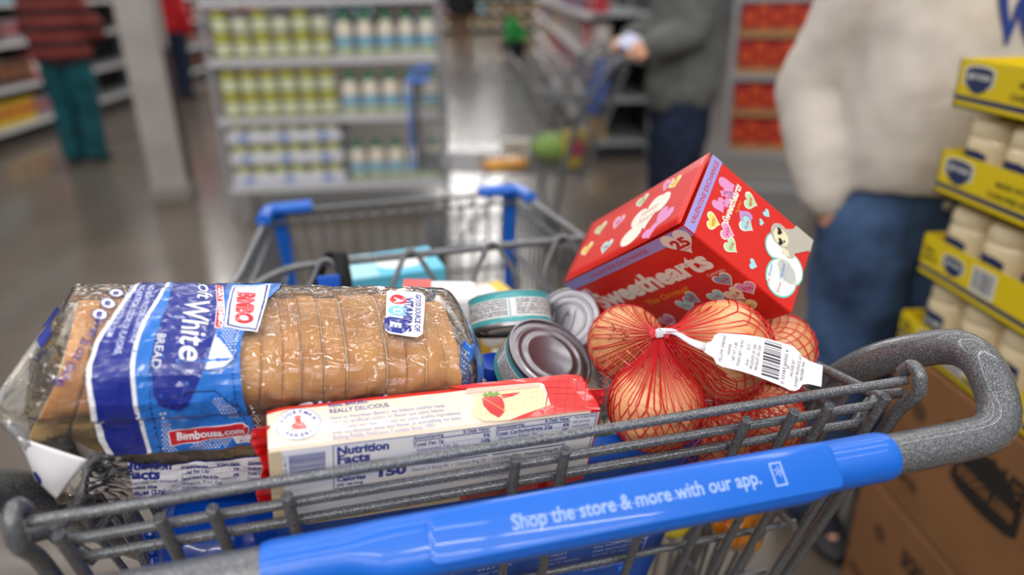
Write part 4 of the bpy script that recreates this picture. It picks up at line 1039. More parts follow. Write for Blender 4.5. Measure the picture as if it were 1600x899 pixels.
# tissue box in the basket beyond the seat back
K_SKY = mat('box_sky_blue', (98, 196, 228), .5); K_SKY2 = mat('box_pale_blue', (170, 220, 236), .5); K_W = mat('box_white', (238, 238, 240), .5)
def carton(label, mw, s, ms, cat='box', name='grocery_box', bev=.0025, extra=None, group=None):
    t = thing(name, label, cat, mw=mw, group=group)
    bm = B(); add_box(bm, (0, 0, 0), s, bev=bev); b = obj('carton', bm, ms[0], t, smooth=False)
    P = Print(plane_fn((0, 0, s[2]/2), (1, 0, 0), (0, 1, 0))); P2_ = Print(plane_fn((0, -s[1]/2, 0), (1, 0, 0), (0, 0, 1)))
    if extra: extra(P, P2_, s)
    P.done('top_print', b) if P.mats else P.bm.free(); P2_.done('front_print', b) if P2_.mats else P2_.bm.free()
    return t
def tis(P, Q, s):
    P.ell(.012, 0, s[0]*.28, s[1]*.3, K_W, 1); P.rect(-s[0]*.49, -s[1]*.48, -s[0]*.2, s[1]*.48, K_SKY2, 0)
    Q.ell(.015, .02, s[0]*.25, s[2]*.14, K_W, 1); Q.rect(-s[0]*.49, s[2]*.1, s[0]*.49, s[2]*.3, K_SKY2, 0)
carton('sky blue box with white oval, in the main basket beyond the child seat', LM((-.045, .600, .886), e=(0, 0, 6)), (.135, .10, .14), [K_SKY], extra=tis)
def rw(P, Q, s):
    P.rect(-s[0]*.49, -s[1]*.48, -s[0]*.12, s[1]*.48, K_RED, 0); Q.rect(-s[0]*.49, -s[2]*.48, -s[0]*.12, s[2]*.49, K_RED, 0)
carton('white and red carton standing behind the right end of the bread', LM((-.018, .335, .928), e=(2, 5, -6)), (.085, .05, .18), [K_W], extra=rw, bev=.006)
def yp(P, Q, s):
    Q.ell(0, .0, s[0]*.3, s[2]*.28, K_W, 1); P.rect(-s[0]*.4, -s[1]*.4, s[0]*.2, s[1]*.4, K_W, 0)
carton('yellow and white box in the main basket, beyond the tipped can', LM((.082, .545, .866), e=(0, 0, 12)), (.075, .06, .10), [mat('box_yellow', (236, 196, 70), .5)], extra=yp)
# soft packages: a pillow shape with crinkles
def pillow(name, label, cat, mw, s, m, seed=0, seal=None):
    t = thing(name, label, cat, mw=mw); bm = B()
    def f(u, v):
        x = (2*u-1); a = 2*pi*v; k = (1-abs(x)**5)**.5 if abs(x) < 1 else 0; k = max(k, .06); r = 1/((abs(cos(a))**2.6+abs(sin(a))**2.6)**(1/2.6))
        p = Vector((x*s[0]/2, cos(a)*r*s[1]/2*(.35+.65*k)*(1 if abs(x) < .97 else 1.0), sin(a)*r*s[2]/2*k))
        q = p*28+Vector((seed, seed*2, 0)); d = noise.noise(q)*.004+noise.noise(q*2.7)*.002
        return p+p.normalized()*d
    grid_surf(bm, f, 40, 36, wrap=True); obj('pouch', bm, m, t)
    for sg in (-1, 1):
        bm = B()
        def g(u, v, sg=sg): return Vector((sg*(s[0]/2-.002+.012*u), (2*v-1)*s[1]/2*.42, .0015*sin(v*40)*u))
        grid_surf(bm, g, 3, 24); solidify(obj('sealed_edge', bm, seal or m, t), .0006)
    return t
pillow('wrapped_package', 'glossy blue plastic package low in the seat behind the left rear rods', 'package', LM((-.222, .105, .900), e=(35, 10, 12)), (.13, .11, .075), mat('blue_foil', (4, 70, 178), .22, coat=.8, bump=.3, bscale=30))
pillow('candy_bag', 'golden yellow cellophane bag seen through the rear wires at lower right', 'candy bag', LM((.268, .132, .800), e=(60, 40, 30)), (.085, .075, .045), mat('gold_foil', (232, 158, 38), .18, coat=.9, bump=.5, bscale=45, c2=(206, 110, 24), vscale=30), 3)
pillow('snack_bag', 'orange and cream packet under the blue handle, left of the golden bag', 'snack bag', LM((.225, .185, .842), e=(70, -20, 10)), (.09, .065, .035), mat('orange_foil', (206, 112, 40), .3, coat=.6, c2=(232, 214, 160), vscale=18), 5)
pillow('striped_packet', 'red, green and yellow packet at the right edge of the blue seat flap', 'packet', LM((.178, .128, .832), e=(75, 20, 0)), (.07, .06, .026), mat('stripe_yellow', (232, 212, 40), .3, coat=.6), 7)
t = bpy.data.objects[-1] if False else None
pk = [o for o in SC.objects if o.get('label', '').startswith('red, green')][0]
P = Print(lambda u, v, h: Vector((u*.8, v*.8, .0135+h)), base=.002)
P.rect(-.040, -.034, -.026, .034, mat('stripe_green', (20, 140, 50), .4), 0); P.rect(-.026, -.034, -.014, .034, K_RED, 0); P.done('striped_print', pk.children[0])
def gx(P, Q, s): Q.rect(-.025, -.03, .025, .02, mat('mauve_label', (150, 136, 170), .5), 0); P.rect(-.025, -.015, .025, .015, mat('mauve_label', (150, 136, 170), .5), 0)
carton('pale grey carton seen through the rear wires below the handle', LM((.160, .185, .848), e=(4, 8, 14)), (.065, .04, .085), [mat('box_grey', (176, 168, 172), .4, coat=.3)], extra=gx)
carton('beige paper box beside the golden bag, deep in the basket at right', LM((.365, .37, .66), e=(5, 0, -8)) if False else LM((.195, .40, .62), e=(5, 0, -8)), (.10, .10, .22), [mat('box_beige', (196, 176, 150), .6)])
carton('large brown cardboard box in the basket, bearing the sky blue box', LM((-.015, .590, .660), e=(0, 0, 4)), (.31, .21, .31), [mat('box_brown', (150, 108, 70), .7)])
carton('plain cream carton low in the seat underneath the teal edged cans', LM((.085, .250, .885), e=(0, 0, -5)), (.10, .12, .115), [mat('box_cream', (206, 196, 180), .6)])
# round containers low in the seat
t = thing('round_tub', 'round blue lidded tub just above the blue handle, beside the wafer package', 'tub', mw=axis_mat((.108, .098, .890), (-.05, -.2, 1)))
bm = B(); lathe(bm, [(.030, -.035), (.034, -.03), (.036, .012)], 40); obj('tub_body', bm, K_W, t)
bm = B(); lathe(bm, [(.0375, .008), (.0385, .010), (.0385, .018), (.0365, .0205), (.034, .0205), (.033, .017), (.012, .016), (.0005, .016)], 48); obj('lid', bm, mat('lid_blue', (16, 60, 160), .25, coat=.6), t)
t = thing('small_jar', 'small jar with green rimmed lid beside the right end of the wafer package', 'jar', mw=axis_mat((.090, .088, .935), (.05, -.3, 1)))
bm = B(); lathe(bm, [(.017, -.02), (.020, -.017), (.020, .010)], 28); obj('jar_body', bm, mat('jar_cream', (214, 206, 190), .3, coat=.4), t)
bm = B(); lathe(bm, [(.0205, .010), (.021, .012), (.021, .018), (.019, .0200), (.015, .0195), (.014, .018), (.0005, .018)], 32, mi=0); obj('lid', bm, mat('lid_green', (78, 124, 74), .4), t)
# seat belt hanging over the seat back wires
crt = [o for o in SC.objects if o.name == 'shopping_cart'][0]
bm = B(); pts = round_path([(-.118, .47, .93), (-.115, .475, .985), (-.118, .496, 1.016), (-.128, .51, 1.01), (-.150, .50, .99), (-.155, .47, .95)], .012, 4)
rowv = []
for i, p in enumerate(pts): rowv.append([bm.verts.new(p+Vector((-.009, -.003, .002))), bm.verts.new(p+Vector((.009, .003, -.002)))])
for a, b in zip(rowv, rowv[1:]): bm.faces.new((a[0], b[0], b[1], a[1]))
sb = obj('seat_belt', bm, mat('black_webbing', (24, 24, 28), .8), crt); solidify(sb, .002)
bm = B(); add_box(bm, (-.135, .468, .978), (.028, .006, .034), bev=.002); obj('belt_label', bm, mat('belt_blue', (20, 84, 190), .5), sb)
# ================================================================== STACK OF MAYONNAISE TRAYS ON CARTONS
S_YEL = mat('tray_yellow', (222, 196, 20), .5); S_NAVY = mat('tray_navy', (34, 48, 92), .5); S_WHT = mat('tray_white', (226, 226, 214), .5); S_INK = mat('tray_ink', (70, 66, 30), .6)
S_MAYO = mat('mayo_cream', (226, 208, 170), .25, coat=.7); S_LID = mat('jar_lid_cream', (228, 212, 176), .35, coat=.3); S_LABY = mat('jar_label_yellow', (226, 190, 50), .4)
S_KRAFT = mat('kraft_board', (140, 96, 58), .75, var=.1, vscale=6); S_BLK = mat('kraft_ink', (34, 28, 26), .7)
SX, SY = .86, 1.245       # aisle-side face and far end of the stack
def emblem(P, x, y, s, face, dark, light, ly=1, a=0.0):
    """shield badge with a ribbon"""
    def T(L, k=1): return [(x+s*k*(px*cos(a)-py*sin(a)), y+s*k*(px*sin(a)+py*cos(a))) for px, py in L]
    sh = [(-1, .42), (-.72, .55), (-.2, .60), (.2, .60), (.72, .55), (1, .42), (.98, -.20), (.55, -.38), (.12, -.52), (-.12, -.52), (-.55, -.38), (-.98, -.20)]
    P.poly(T(sh, 1.14), light, ly); P.poly(T(sh), dark, ly+1)
    P.poly(T([(-.8, -.18), (-.35, -.38), (0, -.42), (.35, -.38), (.8, -.18), (.7, -.42), (.3, -.62), (0, -.68), (-.3, -.62), (-.7, -.42)]), dark, ly+2)
    P.text('BEST FOODS', x, y+.02*s, .34*s, light, ly+3, a=a, bold=.04, align='C', width=1.6*s)
def tray(z0, h, y0, ln, label, texts, seedn):
    t = thing('display_tray', label, 'cardboard tray', loc=(SX, y0-ln, z0), group=None)
    bm = B(); w_ = .40
    add_box(bm, (w_/2, ln/2, .002), (w_, ln, .004))
    add_box(bm, (.0015, ln/2, h/2), (.003, ln, h)); add_box(bm, (w_-.0015, ln/2, h/2), (.003, ln, h)); add_box(bm, (w_/2, .0015, h/2), (w_, .003, h)); add_box(bm, (w_/2, ln-.0015, h/2), (w_, .003, h))
    b = obj('tray_board', bm, S_YEL, t, smooth=False)
    # aisle face: u runs towards the camera (-y)
    P = Print(plane_fn((-.0001, ln, 0), (0, -1, 0), (0, 0, 1)))
    P.rect(0, .012, ln, .021, S_NAVY, 0)
    texts(P, ln, h); P.done('tray_print', b)
    return t
def jar_proto(label, loc):
    t = thing('mayonnaise_jar', label, 'jar', loc=loc)
    bm = B(); n = 32
    lathe(bm, [(.036, .0), (.044, .003), (.0462, .012), (.0462, .085), (.0455, .096), (.042, .104), (.040, .106)], n); obj('jar_body', bm, S_MAYO, t)
    bm = B(); lathe(bm, [(.0425, .104), (.0440, .106), (.0440, .122), (.0415, .131), (.036, .1355), (.0005, .137)], n)
    obj('lid', bm, S_LID, t)
    bm = B(); lathe(bm, [(.0466, .018), (.0468, .019), (.0468, .040), (.0466, .041)], n, capb=False, capt=False); obj('yellow_band', bm, S_LABY, t)
    f = lambda u, v, h: Vector(((.0468+h)*cos(pi+.0-u/.0468), (.0468+h)*sin(pi-u/.0468), v))
    P = Print(f, cut=.006); P.poly([(x, y) for x, y in ((-.030, .046), (.030, .046), (.030, .078), (.015, .084), (-.015, .084), (-.030, .078))], S_NAVY, 0); P.text('BEST FOODS', 0, .058, .011, S_WHT, 1, bold=.04, align='C', width=.050); P.done('label', t.children[0])
    return t
def tx_top(P, ln, h):
    emblem(P, .055, h*.62, .034, None, S_NAVY, S_WHT); P.text('MADE WITH', .150, h*.60, .014, S_INK, 1, bold=.03); P.text('CAGE-FREE EGGS', .135, h*.36, .014, S_INK, 1, bold=.03)
def tx_low(P, ln, h):
    P.text('REAL', .010, h*.62, .014, S_INK, 1, bold=.04); P.text('MAYO', .010, h*.42, .014, S_INK, 1, bold=.04); emblem(P, .095, h*.58, .027, None, S_NAVY, S_WHT)
    P.rect(.145, h*.30, .205, h*.88, S_WHT, 1); P.barcode(.148, h*.36, .202, h*.84, S_NAVY, 2, seed=3, n=44)
layers = [(1.120, .080, 'topmost yellow tray of the mayonnaise stack, with no jars showing above it', tx_top),
          (.965, .078, 'second yellow mayonnaise tray from the top of the stack', tx_top),
          (.806, .078, 'third yellow mayonnaise tray from the top, with barcode beside the badge', tx_low),
          (.655, .060, 'lowest yellow mayonnaise tray, resting on the brown cartons', tx_low)]
proto = None; rowsn = {1: 'second', 2: 'third', 3: 'lowest'}
for i, (z0, h, lb, tx_) in enumerate(layers):
    tray(z0, h, SY+(.0, .0, .0, .02)[i], .42, lb, tx_, i)
    if i == 0: continue
    for a in range(3):
        for b in range(4):
            loc = (SX+.060+a*.0975, SY-.056-b*.0985+(.0 if i != 3 else .01), z0+.0045)
            lb2 = 'cream lidded mayonnaise jar standing in the %s yellow tray of the stack' % rowsn[i]; g = 'mayonnaise jars in the %s tray' % rowsn[i]
            if proto is None: proto = jar_proto(lb2, loc); proto['group'] = g
            else: dup(proto, loc=loc, label=lb2, group=g)
    # plain card that bears the next tray, behind the jars
for i, (z0, h, ln, off) in enumerate(((.325, .325, .46, .0), (.0, .320, .46, .035))):
    t = thing('shipping_carton', ('upper' if i == 0 else 'lower')+' brown printed shipping carton under the mayonnaise trays, nearest their far end', 'carton', loc=(SX-.004, SY+off-ln, z0))
    bm = B(); add_box(bm, (.21, ln/2, h/2+.002), (.42, ln, h-.004), bev=.004); b = obj('carton_board', bm, S_KRAFT, t, smooth=False)
    P = Print(plane_fn((-.0001, ln, 0), (0, -1, 0), (0, 0, 1)))
    P.rect(.0, h*.5, ln, h*.5+.002, mat('kraft_seam', (112, 76, 46), .8), 0)
    emblem(P, .30, h*.62, .085, None, S_BLK, S_KRAFT, a=pi); P.text('BEST FOODS', .40, h*.80, .055, S_BLK, 1, a=pi, bold=.05, width=.22)
    P.text('REAL MAYONNAISE', .14, h*.25, .030, S_BLK, 1, a=pi, bold=.03, width=.12); P.ell(.10, h*.70, .022, .020, mat('kraft_brown_ink', (88, 60, 40), .8), 1)
    P.done('carton_print', b)
t = thing('shipping_carton', 'brown printed shipping carton nearest the camera at lower right, beside the cart handle', 'carton', loc=(SX-.004, SY-.46-.47, .0))
bm = B(); add_box(bm, (.21, .23, .325), (.42, .46, .645), bev=.004); b = obj('carton_board', bm, S_KRAFT, t, smooth=False)
P = Print(plane_fn((-.0001, .46, 0), (0, -1, 0), (0, 0, 1))); emblem(P, .14, .50, .09, None, S_BLK, S_KRAFT, a=pi); P.text('BEST FOODS', .26, .34, .06, S_BLK, 1, a=pi, bold=.05, width=.24); P.done('carton_print', b)
# ================================================================== PEOPLE
def ring_loft(bm, secs, n=18):
    """secs: (centre, rx, ry, axis_x, axis_y)"""
    R_ = []
    for c, rx, ry, ex, ey in secs:
        c, ex, ey = Vector(c), Vector(ex), Vector(ey); R_.append([bm.verts.new(c+ex*rx*cos(2*pi*k/n)+ey*ry*sin(2*pi*k/n)) for k in range(n)])
    for A, C_ in zip(R_, R_[1:]):
        for k in range(n): bm.faces.new((A[k], A[(k+1) % n], C_[(k+1) % n], C_[k]))
    bm.faces.new(R_[0][::-1]); bm.faces.new(R_[-1])
def limb(bm, pts, rad, n=14, ends=True):
    P = [Vector(p) for p in pts]; out = []; rr_ = []
    for i in range(len(P)-1):
        for q in range(5):
            t = q/5; out.append(P[i].lerp(P[i+1], t)); rr_.append(rad[i]*(1-t)+rad[i+1]*t)
    out.append(P[-1]); rr_.append(rad[-1])
    if ends:
        d = (P[0]-P[1]).normalized(); out = [P[0]+d*rad[0]*.75]+out; rr_ = [rad[0]*.55]+rr_
        d = (P[-1]-P[-2]).normalized(); out = out+[P[-1]+d*rad[-1]*.75]; rr_ = rr_+[rad[-1]*.55]
    tube(bm, out, rr_, n)
def ellip(bm, c, r, M=None, n=16):
    res = bmesh.ops.create_uvsphere(bm, u_segments=n, v_segments=n//2+2, radius=1.0)
    m = Matrix.Translation(c) @ (M.to_4x4() if M else Matrix.Identity(4)) @ Matrix.Diagonal((r[0], r[1], r[2], 1)); bmesh.ops.transform(bm, matrix=m, verts=res['verts'])
def fuse(o, vox, smooth=6, disp=0, dsize=.12):
    m = o.modifiers.new('one_surface', 'REMESH'); m.mode = 'VOXEL'; m.voxel_size = vox; m.use_smooth_shade = True
    s = o.modifiers.new('soften', 'SMOOTH'); s.factor = .6; s.iterations = smooth
    if disp:
        tx_ = bpy.data.textures.new('cloth_folds', 'CLOUDS'); tx_.noise_scale = dsize; tx_.noise_depth = 2
        d = o.modifiers.new('folds', 'DISPLACE'); d.texture = tx_; d.strength = disp; d.mid_level = .5; d.texture_coords = 'LOCAL'
    return o
def smooth_path(keys, n=6):
    out = []
    for i in range(len(keys)-1):
        a, b = keys[i], keys[i+1]
        for q in range(n): t = q/n; out.append(tuple(a[j]+(b[j]-a[j])*t for j in range(len(a))))
    out.append(keys[-1]); return out
def person(label, loc, rz, H, skin, hair, topc, legc, shoe, arms, legs=None, top_len=.50, top_r=1.0, sleeve=True, hair_long=False, group=None, vox=.011, folds=.03, extra_top=None, lean=0.0, leg_w=1.0, body_kw=None):
    """front of the body faces -y in its own frame; arms = {side: (shoulder?, elbow, wrist, fingertip)} in units of height"""
    t = thing('person', label, 'person', loc=loc, rz=rz, group=group)
    h = H; Y0 = lean
    V3 = lambda p: Vector((p[0]*h, p[1]*h, p[2]*h))
    hipz, shz = .50, .815
    LG = legs or {-1: ((-.052, 0, .50), (-.060, -.012, .275), (-.062, .012, .045), (-.068, -.075, .018)), 1: ((.052, 0, .50), (.060, -.012, .275), (.062, .012, .045), (.068, -.075, .018))}
    bm = B()
    ex, ey = (1, 0, 0), (0, 1, 0)
    ring_loft(bm, [(V3((0, 0+Y0*(z-.5), z)), rx*h, ry*h, ex, ey) for z, rx, ry in ((.47, .07, .05), (.50, .090, .062), (.56, .080, .056), (.63, .075, .052), (.70, .088, .060), (.77, .098, .062), (.81, .090, .050), (.835, .050, .038), (.85, .032, .034), (.885, .030, .033))])
    hd = V3((0, -.008+Y0*.4, .935))
    ellip(bm, hd, (.044*h, .055*h, .066*h)); ellip(bm, hd+V3((0, -.020, -.030)), (.032*h, .036*h, .034*h))
    ellip(bm, hd+V3((0, -.058, -.008)), (.009*h, .014*h, .016*h)); ellip(bm, hd+V3((0, -.050, .012)), (.030*h, .010*h, .008*h))
    for s in (-1, 1): ellip(bm, hd+V3((s*.045, .004, -.002)), (.006*h, .012*h, .019*h))
    for s in (-1, 1): ellip(bm, hd+V3((s*.010, -.052, -.034)), (.010*h, .006*h, .004*h))
    for s, (el, wr_, ft) in arms.items():
        sh = V3((s*.098, Y0*.32, .800)); el, wr_, ft = V3(el), V3(wr_), V3(ft)
        limb(bm, [sh, el, wr_], [.030*h, .024*h, .016*h])
        d = (ft-wr_); L = d.length; d.normalize(); sd = d.cross(Vector((0, -1, .2))); sd = sd.normalized() if sd.length > .1 else Vector((0, 0, 1)); nn_ = d.cross(sd).normalized()
        limb(bm, [wr_, wr_+d*L*.30, wr_+d*L*.52], [.016*h, .023*h, .022*h], ends=True)
        for k, (o_, ln) in enumerate(((-.018, .80), (-.006, .95), (.006, .92), (.018, .72))):
            a = wr_+d*L*.45+sd*o_*h; m1 = a+d*L*.28*ln+nn_*.002*h; m2 = a+d*L*.52*ln+nn_*.010*h
            limb(bm, [a, m1, m2], [.0062*h, .0056*h, .0046*h], n=8)
        limb(bm, [wr_+d*L*.18-sd*.014*h, wr_+d*L*.36-sd*.032*h, wr_+d*L*.55-sd*.036*h+nn_*.004*h], [.0085*h, .0070*h, .0052*h], n=8)
    for s in (-1, 1):
        hp, kn, an, to = [V3(p) for p in LG[s]]
        limb(bm, [hp, kn, an], [.050*h, .032*h, .021*h]); limb(bm, [an+V3((0, .02, -.02)), an.lerp(to, .5)+V3((0, 0, -.01)), to], [.017*h, .013*h, .012*h])
    b = obj('body', bm, skin, t); fuse(b, min(vox, .008), 3)
    # face details
    bm = B()
    for s in (-1, 1): ellip(bm, hd+V3((s*.017, -.047, .004)), (.0062*h, .004*h, .0040*h), n=10)
    obj('eyes', bm, mat('eye_dark', (40, 30, 26), .2), b)
    bm = B()
    for s in (-1, 1): tube(bm, [hd+V3((s*.028, -.043, .016)), hd+V3((s*.018, -.052, .019)), hd+V3((s*.009, -.053, .016))], .0022*h, 6)
    obj('eyebrows', bm, hair, b)
    bm = B(); tube(bm, [hd+V3((-.014, -.050, -.034)), hd+V3((0, -.059, -.033)), hd+V3((.014, -.050, -.034))], [.002*h, .0042*h, .002*h], 8); obj('mouth', bm, mat('lip', (168, 92, 84), .5), b)
    # hair
    bm = B(); ellip(bm, hd+V3((0, .012, .016)), (.051*h, .058*h, .062*h)); ellip(bm, hd+V3((0, -.018, .050)), (.040*h, .036*h, .022*h))
    if hair_long: limb(bm, [hd+V3((0, .035, .01)), hd+V3((0, .05, -.06)), hd+V3((0, .055, -.15))], [.048*h, .046*h, .030*h])
    fuse(obj('hair', bm, hair, t), .009, 3, .006, .03)
    # trousers
    bm = B(); lw = leg_w
    ring_loft(bm, [(V3((0, Y0*(z-.5), z)), rx*h, ry*h, ex, ey) for z, rx, ry in ((.455, .080, .058), (.49, .098*lw**.3, .070), (.53, .094, .067), (.58, .086, .062), (.60, .083, .060))])
    for s in (-1, 1):
        hp, kn, an, to = [V3(p) for p in LG[s]]
        limb(bm, [hp, hp.lerp(kn, .4), kn, kn.lerp(an, .5), an+V3((0, -.004, -.012))], [.060*h*lw**.5, .053*h*lw, .042*h*lw, .040*h*lw, .040*h*lw])
    fuse(obj('trousers', bm, legc, t), vox, 4, folds*.8, .07)
    # top
    bm = B(); z0 = top_len; k = top_r
    ring_loft(bm, [(V3((0, Y0*(z-.5), z)), rx*h*k, ry*h*k, ex, ey) for z, rx, ry in ((z0, .092, .072), (z0+.012, .098, .078), (z0+.05, .106, .084), (.64, .104, .080), (.72, .104, .078), (.78, .106, .072), (.815, .092, .060), (.838, .060, .048))])
    ring_loft(bm, [(V3((0, Y0*.33, .835)), .050*h, .046*h, ex, ey), (V3((0, Y0*.34, .858)), .042*h, .042*h, ex, ey)])
    for s, (el, wr_, ft) in arms.items():
        sh = V3((s*.094, Y0*.32, .795)); el, wr_ = V3(el), V3(wr_)
        limb(bm, [sh, sh.lerp(el, .5), el, el.lerp(wr_, .6), wr_], [.043*h*k, .040*h*k, .037*h*k, .036*h*k, .027*h*k])
    top = fuse(obj('sweater', bm, topc, t), vox, 4, folds, .16)
    if extra_top: extra_top(top, t, h)
    for s in (-1, 1):
        hp, kn, an, to = [V3(p) for p in LG[s]]
        bm = B(); f = to-an; f.z = 0; f.normalize(); q = Vector((-f.y, f.x, 0)); base = Vector((an.x, an.y, to.z-.010*h))
        secs = []
        for u, w_, hh in ((-.045, .020, .034), (-.035, .027, .046), (0, .030, .056), (.04, .030, .038), (.08, .030, .022), (.105, .024, .018), (.118, .012, .012)):
            secs.append((base+f*u*h+Vector((0, 0, hh*h*.5-.004*h)), w_*h, hh*h*.5+.003, q, (0, 0, 1)))
        ring_loft(bm, secs, 14); obj('shoe', bm, shoe, t)
        bm = B(); limb(bm, [an+V3((0, 0, .02)), an+V3((0, -.002, -.008)), an.lerp(to, .45)+V3((0, 0, .0)), an.lerp(to, .85)], [.027*h, .029*h, .025*h, .016*h]); obj('sock', bm, mat('sock_dark', (30, 32, 40), .9), t)
    return t
SK1 = mat('skin_light', (214, 160, 130), .5, sss=.1); SK2 = mat('skin_tan', (176, 122, 92), .5, sss=.1); HR = mat('hair_dark', (44, 32, 26), .6); HR2 = mat('hair_brown', (96, 66, 44), .6)
DENIM = mat('denim_blue', (66, 94, 134), .85, c2=(30, 46, 76), vscale=7, detail=6); DENIM2 = mat('denim_navy', (24, 40, 68), .85, c2=(14, 24, 44), vscale=8)
FLEECE = mat('cream_fleece', (212, 204, 196), .95, var=.06, vscale=14, bump=.3, bscale=300); GREYJ = mat('grey_wool', (104, 106, 103), .95, var=.12, vscale=20, bump=.3, bscale=200)
SHOE = mat('shoe_dark', (34, 32, 34), .6); SHOE2 = mat('shoe_white', (190, 190, 190), .6)
# person in the cream sweatshirt behind the mayonnaise stack
def letters(top, t, h):
    f = lambda u, v, hh: Vector((u, -.185-hh, v))
    P = Print(f, cut=.02, base=.006); P.text('W', .070, 1.215, .115, mat('letter_blue', (34, 60, 140), .7), 0, bold=.04, align='C'); o = P.done('chest_lettering', top)
    sw = o.modifiers.new('on_cloth', 'SHRINKWRAP'); sw.target = top; sw.wrap_method = 'NEAREST_SURFACEPOINT'; sw.wrap_mode = 'ABOVE_SURFACE'; sw.offset = .004
def jeans_bits(top, t, h):
    letters(top, t, h)
    bm = B(); ellip(bm, (-.005, -.128, .895), (.011, .006, .011), n=12); obj('waist_button', bm, mat('pewter', (190, 186, 176), .4, metal=.6), t)
person('person in cream sweatshirt and faded jeans, hand in pocket, behind the mayonnaise stack', (.985, 1.50, 0), radians(2), 1.70, SK1, HR2, FLEECE, DENIM, SHOE,
       {-1: ((-.135, .055, .655), (-.116, .000, .522), (-.074, -.008, .452)), 1: ((.14, .02, .62), (.135, -.03, .50), (.135, -.04, .42))}, top_len=.535, top_r=1.12, vox=.010, folds=.024, leg_w=1.22, extra_top=jeans_bits)
# person in grey jacket with the second cart, side on, walking left
def bagf(top, t, h):
    bm = B(); add_box(bm, (.17, -.06, 1.02), (.10, .20, .42), bev=.03); tube(bm, [(.17, -.06, 1.20), (.10, -.02, 1.40), (-.02, .0, 1.42)], .012, 8)
    tag(obj('shoulder_bag', bm, mat('bag_black', (20, 20, 24), .6)), 'black shoulder bag at the side of the grey jacket person', 'bag').matrix_world = t.matrix_basis.copy()
P2 = person('person in grey wool jacket and navy trousers holding the second cart', (1.00, 3.34, 0), radians(-90), 1.74, SK1, HR, GREYJ, DENIM2, SHOE,
       {-1: ((-.125, -.030, .655), (-.10, -.125, .615), (-.095, -.180, .605)), 1: ((.125, -.020, .650), (.11, -.115, .620), (.10, -.175, .610))}, top_len=.455, top_r=1.15, folds=.035, leg_w=1.25)
bm = B(); add_box(bm, (0, 0, 0), (.075, .155, .009), bev=.004); o = obj('phone_body', bm, mat('phone_lilac', (190, 196, 226), .3, coat=.5))
o.name = 'phone'; tag(o, 'pale lilac phone held over the handle of the second cart', 'phone'); o.location = (.735, 3.20, 1.095); o.rotation_euler = (radians(15), radians(-35), radians(20))
# person in teal trousers and striped sweater, back view
m = mat('striped_knit', (112, 44, 40), .9); nt = m.node_tree; wv = nt.nodes.new('ShaderNodeTexWave'); wv.bands_direction = 'Z'; wv.inputs['Scale'].default_value = 2.6; wv.inputs['Distortion'].default_value = .4
tc = nt.nodes.new('ShaderNodeTexCoord'); nt.links.new(tc.outputs['Object'], wv.inputs[0]); r = nt.nodes.new('ShaderNodeValToRGB'); nt.links.new(wv.outputs['Fac'], r.inputs[0])
e = r.color_ramp.elements; e[0].position = .35; e[0].color = rgb(48, 28, 34); e[1].position = .6; e[1].color = rgb(132, 56, 50); nt.links.new(r.outputs[0], nt.nodes['Principled BSDF'].inputs[0])
TEAL = mat('teal_trousers', (0, 88, 98), .85, c2=(0, 62, 70), vscale=6)
person('person in dark red striped sweater and teal trousers, seen from behind at the left shelves', (-3.26, 6.45, 0), radians(176), 1.66, SK2, HR, m, TEAL, SHOE,
       {-1: ((-.16, -.05, .64), (-.10, -.13, .60), (-.08, -.18, .60)), 1: ((.15, -.03, .64), (.11, -.12, .60), (.09, -.17, .60))}, top_len=.49, top_r=1.35, folds=.04, leg_w=1.35)
person('person in bright red top and navy trousers, far left beyond the grey pillar', (-3.78, 10.4, 0), radians(150), 1.70, SK2, HR, mat('red_top', (176, 16, 26), .8), DENIM2, SHOE,
       {-1: ((-.14, .0, .64), (-.14, -.03, .50), (-.14, -.04, .42)), 1: ((.14, 0, .64), (.14, -.03, .50), (.14, -.04, .42))}, top_len=.50, top_r=1.15, folds=.03, vox=.014)
person('person in black coat and tan trousers walking far down the middle aisle', (.05, 15.4, 0), radians(170), 1.72, SK2, HR, mat('black_coat', (24, 24, 28), .9), mat('tan_trousers', (120, 92, 70), .9), SHOE,
       {-1: ((-.14, .0, .64), (-.14, -.03, .50), (-.14, -.04, .42)), 1: ((.14, 0, .64), (.14, -.03, .50), (.14, -.04, .42))}, top_len=.46, top_r=1.15, folds=.02, vox=.016)
# crouching child in green: legs folded under, body lowered
crl = {-1: ((-.075, .10, .52), (-.10, -.12, .545), (-.09, -.02, .365), (-.095, -.11, .345)), 1: ((.075, .10, .52), (.10, -.12, .545), (.09, -.02, .365), (.095, -.11, .345))}
pc = person('person crouching in a green shirt and dark trousers, far down the aisle by the shelves', (.98, 14.2, -.50), radians(60), 1.52, SK2, HR, mat('green_shirt', (30, 140, 60), .85), mat('dark_trousers', (26, 30, 44), .85), SHOE,
       {-1: ((-.13, -.06, .66), (-.08, -.16, .60), (-.07, -.21, .58)), 1: ((.13, -.06, .66), (.08, -.16, .60), (.07, -.21, .58))}, legs=crl, top_len=.51, top_r=1.1, folds=.02, vox=.014)
